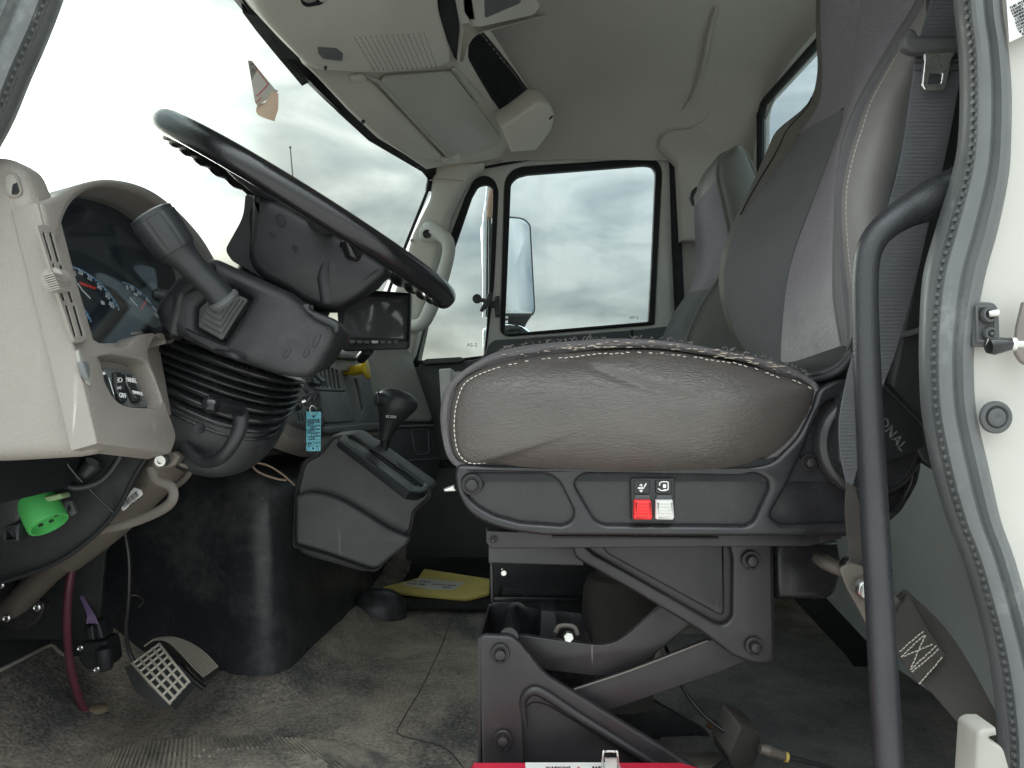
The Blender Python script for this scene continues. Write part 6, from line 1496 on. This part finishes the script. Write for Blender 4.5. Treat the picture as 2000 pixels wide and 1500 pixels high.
add('lower_tab', g_plate(FY(.97), fil([(5, 1030, 4), (36, 1022), (36, 1058, 3), (6, 1060, 6)]), [fil([(10, 1035, 3), (24, 1030, 3), (24, 1054, 3), (10, 1055, 3)])], .02, .003), 'black', jb)
add('cable', ptube([(20, 935, .97), (60, 918, .98), (100, 925, .99), (90, 905, 1.0)], .97, 4, 8), 'black', jb)
wl_ = thing('wiring_loom', 'dark corrugated wiring loom sagging below the beige dash end', 'wiring')
add('loom', ptube([(70, 880, 1.0), (95, 925, 1.0), (140, 952, 1.01), (195, 940, 1.02), (230, 900, 1.03), (240, 870, 1.03)], 1.0, 7, 10, n=8, fn=lambda i, t: 1 + .12 * (i % 2)), 'black', wl_)
add('lead', ptube([(30, 890, .97), (60, 915, .97), (95, 912, .975), (112, 885, .98)], .97, 2.2, 6), 'boot', wl_)
add('lead', ptube([(120, 890, 1.0), (150, 930, 1.01), (205, 985, 1.04), (226, 1005, 1.05)], 1.0, 2.6, 6), 'rubber', wl_)
hs = thing('floor_hose', 'maroon rubber hose running down into the floor', 'hose')
hz_ = on_floor(165, 1386).y
hp = [(141, 1105, 1.30), (133, 1160, 1.30), (131, 1220, 1.31), (135, 1285, 1.34), (148, 1345, (1.34 + hz_) / 2), (166, 1390, hz_ + .004)]
add('hose', ptube(hp, 1.3, 7.6, 14, n=6), 'hose', hs)
fp = thing('floor_plug', 'tan oval plug in the floor mat where the hose enters', 'plug')
pc = on_floor(190, 1384, .0)
add('plug', g_loops([[pc + Vector((math.cos(t) * a * 1.25, math.sin(t) * a, h)) for t in [2 * math.pi * k / 24 for k in range(24)]] for a, h in ((.017, -.004), (.0165, .004), (.014, .006))]), 'plug', fp)
ts = thing('throttle_sensor', 'dusty black sensor box with purple wires behind the hose', 'sensor')
add('box', g_plate(FY(1.36), fil([(152, 1260, 6), (165, 1253), (205, 1252, 6), (210, 1270), (214, 1300, 6), (200, 1312, 6), (165, 1308, 6), (152, 1290)]), [], .05, .006), 'under', ts)
add('cap', g_lathe(P(204, 1286, 1.34), (0, -.1, 1), [(.012, -.02), (.014, -.015), (.014, .015), (.011, .02)], 14), 'under', ts)
add('plug_housing', g_plate(FY(1.34), fil([(162, 1222, 3), (192, 1214, 4), (202, 1248, 3), (168, 1254, 3)]), [], .03, .004), 'black', ts)
add('plug_clip', g_plate(FY(1.322), fil([(166, 1226, 3), (180, 1222, 3), (184, 1250, 2), (172, 1252, 2)]), [], .012, .003), 'black', ts)
for k in range(5): add('wire', ptube([(157 + k * 1.2, 1165, 1.36), (166 + k * 1.8, 1185 + k % 2 * 3, 1.35), (172 + k * 3, 1202, 1.34), (170 + k * 5, 1218, 1.335)], 1.35, 1.8, 6), 'purple', ts)
for x, y in ((158, 1265), (190, 1306)): add('screw', g_lathe(P(x, y, 1.31), (0, -1, 0), [(.0055, 0), (.0055, .003), (.004, .0045), (.0025, .003), (0, .003)], 12), 'bright', ts)
fb_ = thing('firewall_bracket', 'grey sheet metal bracket on the dark firewall behind the hose', 'bracket')
add('bracket', g_plate(FY(1.40), fil([(148, 1170, 6), (158, 1118, 10), (172, 1112, 8), (184, 1168), (166, 1172)]), [ell((170, 1130), 4, 6, 10)], .01, .003), 'under', fb_)
dw = thing('dash_wire_loop', 'loose tan wire loop under the centre dash', 'wire')
add('wire', [ptube([(488, 903, 1.42), (520, 908, 1.42), (550, 925, 1.42), (576, 948, 1.42)], 1.42, 2, 6), ptube([(488, 903, 1.42), (505, 922, 1.42), (540, 935, 1.42), (560, 938, 1.42)], 1.42, 2.2, 6)], 'tanwire', dw)
eb = thing('envelope', 'yellow padded envelope with a printed white label lying on the far floor', 'envelope')
ep = P3(PZ(745, 1150, .03), PZ(955, 1150, .03), PZ(825, 1110, .05))
add('envelope_body', g_plate(ep, fil([(744, 1146, 3), (780, 1138), (816, 1128), (828, 1110, 3), (958, 1130, 3), (956, 1157, 3), (912, 1168, 3), (744, 1152, 3)]), [], .012, .004), 'envelope', eb)
add('address_label', g_plate(ep.off(.001), fil([(785, 1141), (822, 1129, 3), (908, 1138, 3), (885, 1152, 3), (845, 1151)]), [], .001, .0003), 'paper', eb)
for s, x, y in (('ADA MKXI', 818, 1136), ('WTS 008', 812, 1141), ('JOHN SMP', 868, 1143), ('4077', 872, 1148)): text('address_print', s, ep.off(.0012), x, y, 6.5, 'boot', eb, ang=4)
for i in range(8): 
    a = PZ(800 + i * 20, 1168 + (i % 2), .016); 
    struct('mat_rib', g_box(a, (.02, .045, .008)), 'matte') if i < 0 else None
wc = thing('white_carton', 'white plastic case standing in the passenger door pocket', 'case')
add('case_body', g_plate(FY(2.3), fil([(858, 722, 3), (880, 720, 4), (884, 726), (930, 726), (930, 800), (862, 802, 3)]), [], .08, .006), 'paint', wc)
add('case_lid', g_plate(FY(2.29), fil([(857, 721, 3), (881, 719, 4), (884, 800), (862, 802, 3)]), [], .04, .006), 'whiteplastic', wc)
add('case_label', line_on(FY(2.288), [(868, 768), (882, 768)], 1.2), 'boot', wc)

# red case and adjuster ---------------------------------------------------
rc = thing('red_case', 'red plastic case with paper sticker and steel latch at the bottom edge', 'case')
zt = P(1100, 1490, .99).z
rcx = [P(919, 1493, .97), P(1380, 1493, .97)]
add('case_lid', g_loops([[Vector((x, y, z)) for x, z in ((rcx[0].x + .004, zt), (rcx[1].x - .03, zt), (rcx[1].x - .008, zt - .006), (rcx[1].x, zt - .03), (rcx[0].x, zt - .03), (rcx[0].x, zt - .005))] for y in (.86, .865, .985, .99)]), 'redcase', rc, ang=30)
add('case_base', g_loops([[Vector((x, y, z)) for x, z in ((rcx[0].x + .003, zt - .032), (rcx[1].x - .003, zt - .032), (rcx[1].x - .006, .004), (rcx[0].x + .006, .004))] for y in (.866, .985)]), 'redcase', rc, ang=30)
add('sticker', g_box((P(1130, 1500, .97).x, .8585, zt - .02), (.115, .001, .03)), 'paper', rc)
add('sticker_top', g_box((P(1120, 1500, .97).x, .955, zt + .0006), (.125, .068, .001)), 'paper', rc)
tpz = Pl((0, 0, zt + .0011), (0, 0, 1), (1, 0, 0))
for s, x, m_ in (('WARNING', 1090, 'ink'), ('A', 1130, 'redprint'), ('EAR', 1165, 'ink')): text('sticker_print', s, tpz, x, 1500, 7, m_, rc)
add('latch', [ptube([(1176, 1520, .965), (1178, 1472, .968), (1183, 1468, .97), (1200, 1468, .97), (1206, 1472, .968), (1209, 1520, .965)], .97, 2.2, 8), ptube([(1180, 1481, .967), (1205, 1481, .967)], .967, 2, 6), g_box(P(1193, 1494, .963), (.015, .004, .018))], 'bright', rc)
av = thing('air_valve', 'dirty black valve block with a brass fitting and hose on the floor', 'valve')
add('block', g_plate(P3(P(1430, 1470, 1.12), P(1475, 1430, 1.12), P(1490, 1460, 1.16)), fil([(1424, 1478, 4), (1448, 1420, 5), (1486, 1432, 5), (1488, 1462), (1470, 1500, 5), (1430, 1500)]), [], .045, .004), 'webold', av)
add('fitting', ptube([(1484, 1462, 1.12), (1500, 1466, 1.12), (1512, 1470, 1.12), (1532, 1477, 1.12), (1538, 1479, 1.12)], 1.12, [9, 12, 10, 8, 6], 12), 'shaft', av)
add('brass_ring', g_lathe(P(1533, 1478, 1.12), (1, 0, -.25), [(.0075, 0), (.0075, .004), (.006, .005)], 12), 'wirey', av)
add('air_hose', ptube([(1537, 1479, 1.12), (1570, 1486, 1.12), (1620, 1500, 1.12), (1700, 1530, 1.12)], 1.12, 5, 10), 'black', av)
ac = thing('control_cable', 'thin black control cable curving down under the seat', 'cable')
add('cable', ptube([(1300, 1262, 1.16), (1318, 1310, 1.15), (1338, 1350, 1.15), (1370, 1392, 1.14), (1410, 1425, 1.13), (1444, 1444, 1.12)], 1.14, 3.6, 10, n=6), 'blackgloss', ac)
rp = thing('rust_flake', 'rusty brown scrap on the floor beside the seat bracket', 'scrap')
q = on_floor(1400, 1422, .002)
add('flake', g_loops([[q + Vector((math.cos(t) * r_ * (1 + .3 * mn.noise(Vector((t * 2, h * 90, 0)))), math.sin(t) * r_ * 1.4, h)) for t in [2 * math.pi * k / 14 for k in range(14)]] for r_, h in ((.018, -.002), (.016, .004), (.006, .007))]), M('rust', (.14, .05, .02), .85, grain=(200, 2), var=(40, .5)), rp)
# ============================================================ finish: sub-parts, origins
def first_child(t, n):
    for c in t.children:
        if c.name.split('.')[0] == n: return c
SUBS = {'steering_wheel': [('screw_hole', 'hub_shell'), ('hole_rim', 'hub_shell'), ('thumb_pad', 'hub_wing')],
        'steering_column': [('stalk_knob', 'stalk'), ('stalk_collar', 'stalk'), ('lever_grip', 'lever_rod'), ('lever_ball', 'lever_rod'), ('barcode_label', 'column_tube'), ('clamp_bolt', 'clamp_bracket'), ('screw_recess', 'shroud'), ('shroud_ridge', 'shroud'), ('shroud_facet', 'shroud'), ('side_button', 'shroud'), ('cover_screw', 'lower_cover'), ('barcode', 'column_tube')],
        'dashboard': [('cluster_lens', 'cluster_bezel'), ('hood', 'cluster_bezel'), ('needle', 'gauge_face'), ('needle_cap', 'gauge_face'), ('numeral', 'gauge_face'), ('scale_arc', 'gauge_face'), ('scale_tick', 'gauge_face'), ('warning_lamp_row', 'gauge_face'),
                      ('vent_thumbwheel', 'vent_grille'), ('vent_tooth', 'vent_grille'), ('vent_frame', 'vent_grille'), ('vent_back', 'vent_grille'), ('symbol', 'switch_carrier'), ('switch_edge', 'switch_carrier'), ('symbol_tile', 'switch_carrier'),
                      ('hole_rim', 'end_panel'), ('end_hole', 'end_panel'), ('hole_shadow', 'end_panel'), ('lock_face', 'ignition_panel'), ('ignition_barrel', 'ignition_panel'), ('panel_groove', 'ignition_panel'), ('toggle_lever', 'vent_panel'), ('toggle_bar', 'vent_panel'), ('vent_dark', 'vent_panel'), ('slot_back', 'stack_panel'), ('cup_outline', 'lower_panel'), ('glovebox_ridge', 'lower_panel')],
        'driver_seat': [('torn_foam', 'cushion_cover'), ('loose_thread', 'cushion_cover'), ('seam_welt', 'cushion_cover'), ('stitching', 'side_panel'), ('plate_web', 'side_plate'), ('icon', 'switch_bezel'), ('icon_tile', 'switch_bezel'), ('rocker_top', 'switch_bezel'), ('recliner_cap', 'recliner_cover'), ('bracket_web', 'upper_bracket'), ('pressed_panel', 'upper_bracket'), ('raised_ridge', 'lower_bracket'), ('lower_web', 'lower_bracket'), ('rail_lip', 'slide_rail'), ('cross_flange', 'cross_tube'), ('damper_bush', 'damper_rod'), ('arm_edge', 'lower_arm'), ('back_welt', 'bolster_cover'), ('edge_welt', 'edge_strip'), ('wing_seam', 'far_wing')],
        'shift_console': [('release_button', 'shift_knob'), ('gate_slot', 'shift_gate')],
        'overhead_console': [('speaker_hole', 'console_body'), ('rocker_shade', 'rocker')],
        'backup_monitor': [('button', 'button_bar'), ('led', 'button_bar')],
        'passenger_door': [('latch_screw', 'latch_mount'), ('maker_mark', 'window_glass')],
        'side_mirror': [('mirror_face', 'housing'), ('face_rim', 'housing')],
        'brake_pedal': [('pad_rib', 'pad'), ('pad_side', 'pad')], 'accelerator_pedal': [('pad_rib', 'pad')],
        'seat_belt': [('thread', 'webbing'), ('tongue', 'tongue_body')], 'tether_strap': [('cross_stitch', 'strap_patch')],
        'door_switch': [('plunger', 'button')], 'ignition_key': [('key_window', 'key_head')], 'green_connector': [('socket_hole', 'connector_body')]}
for t in THINGS:
    for n, p in SUBS.get(t.name, []):
        par = first_child(t, p)
        if not par: print('no part', t.name, p); continue
        for c in list(t.children):
            if c.name.split('.')[0] == n and c is not par: c.parent = par
seen = {}; cen_ = {}
for o in OBJS:
    me = o.data
    if me.name in seen: c = seen[me.name]
    else:
        lo = Vector((min(v.co[i] for v in me.vertices) for i in range(3))); hi = Vector((max(v.co[i] for v in me.vertices) for i in range(3)))
        c = (lo + hi) / 2; me.transform(Matrix.Translation(-c)); seen[me.name] = c
    o.matrix_basis = Matrix.Translation(c); cen_[o.name] = c
for o in OBJS:
    if o.parent and o.parent.type == 'MESH': o.matrix_parent_inverse = Matrix.Translation(-cen_[o.parent.name])
bpy.context.view_layer.update()
for t in THINGS:
    pts = []
    for ch in t.children_recursive:
        if ch.type == 'MESH':
            for b in ch.bound_box: pts.append(ch.matrix_world @ Vector(b))
    lo = Vector((min(p[i] for p in pts) for i in range(3))); hi = Vector((max(p[i] for p in pts) for i in range(3)))
    loc = Vector(((lo.x + hi.x) / 2, (lo.y + hi.y) / 2, lo.z))
    t.location = loc
    for ch in t.children: ch.matrix_parent_inverse = Matrix.Translation(-loc)
bpy.context.view_layer.update()
print('objects', len(OBJS), 'tris', sum(len(p.vertices) - 2 for o in OBJS for p in o.data.polygons))
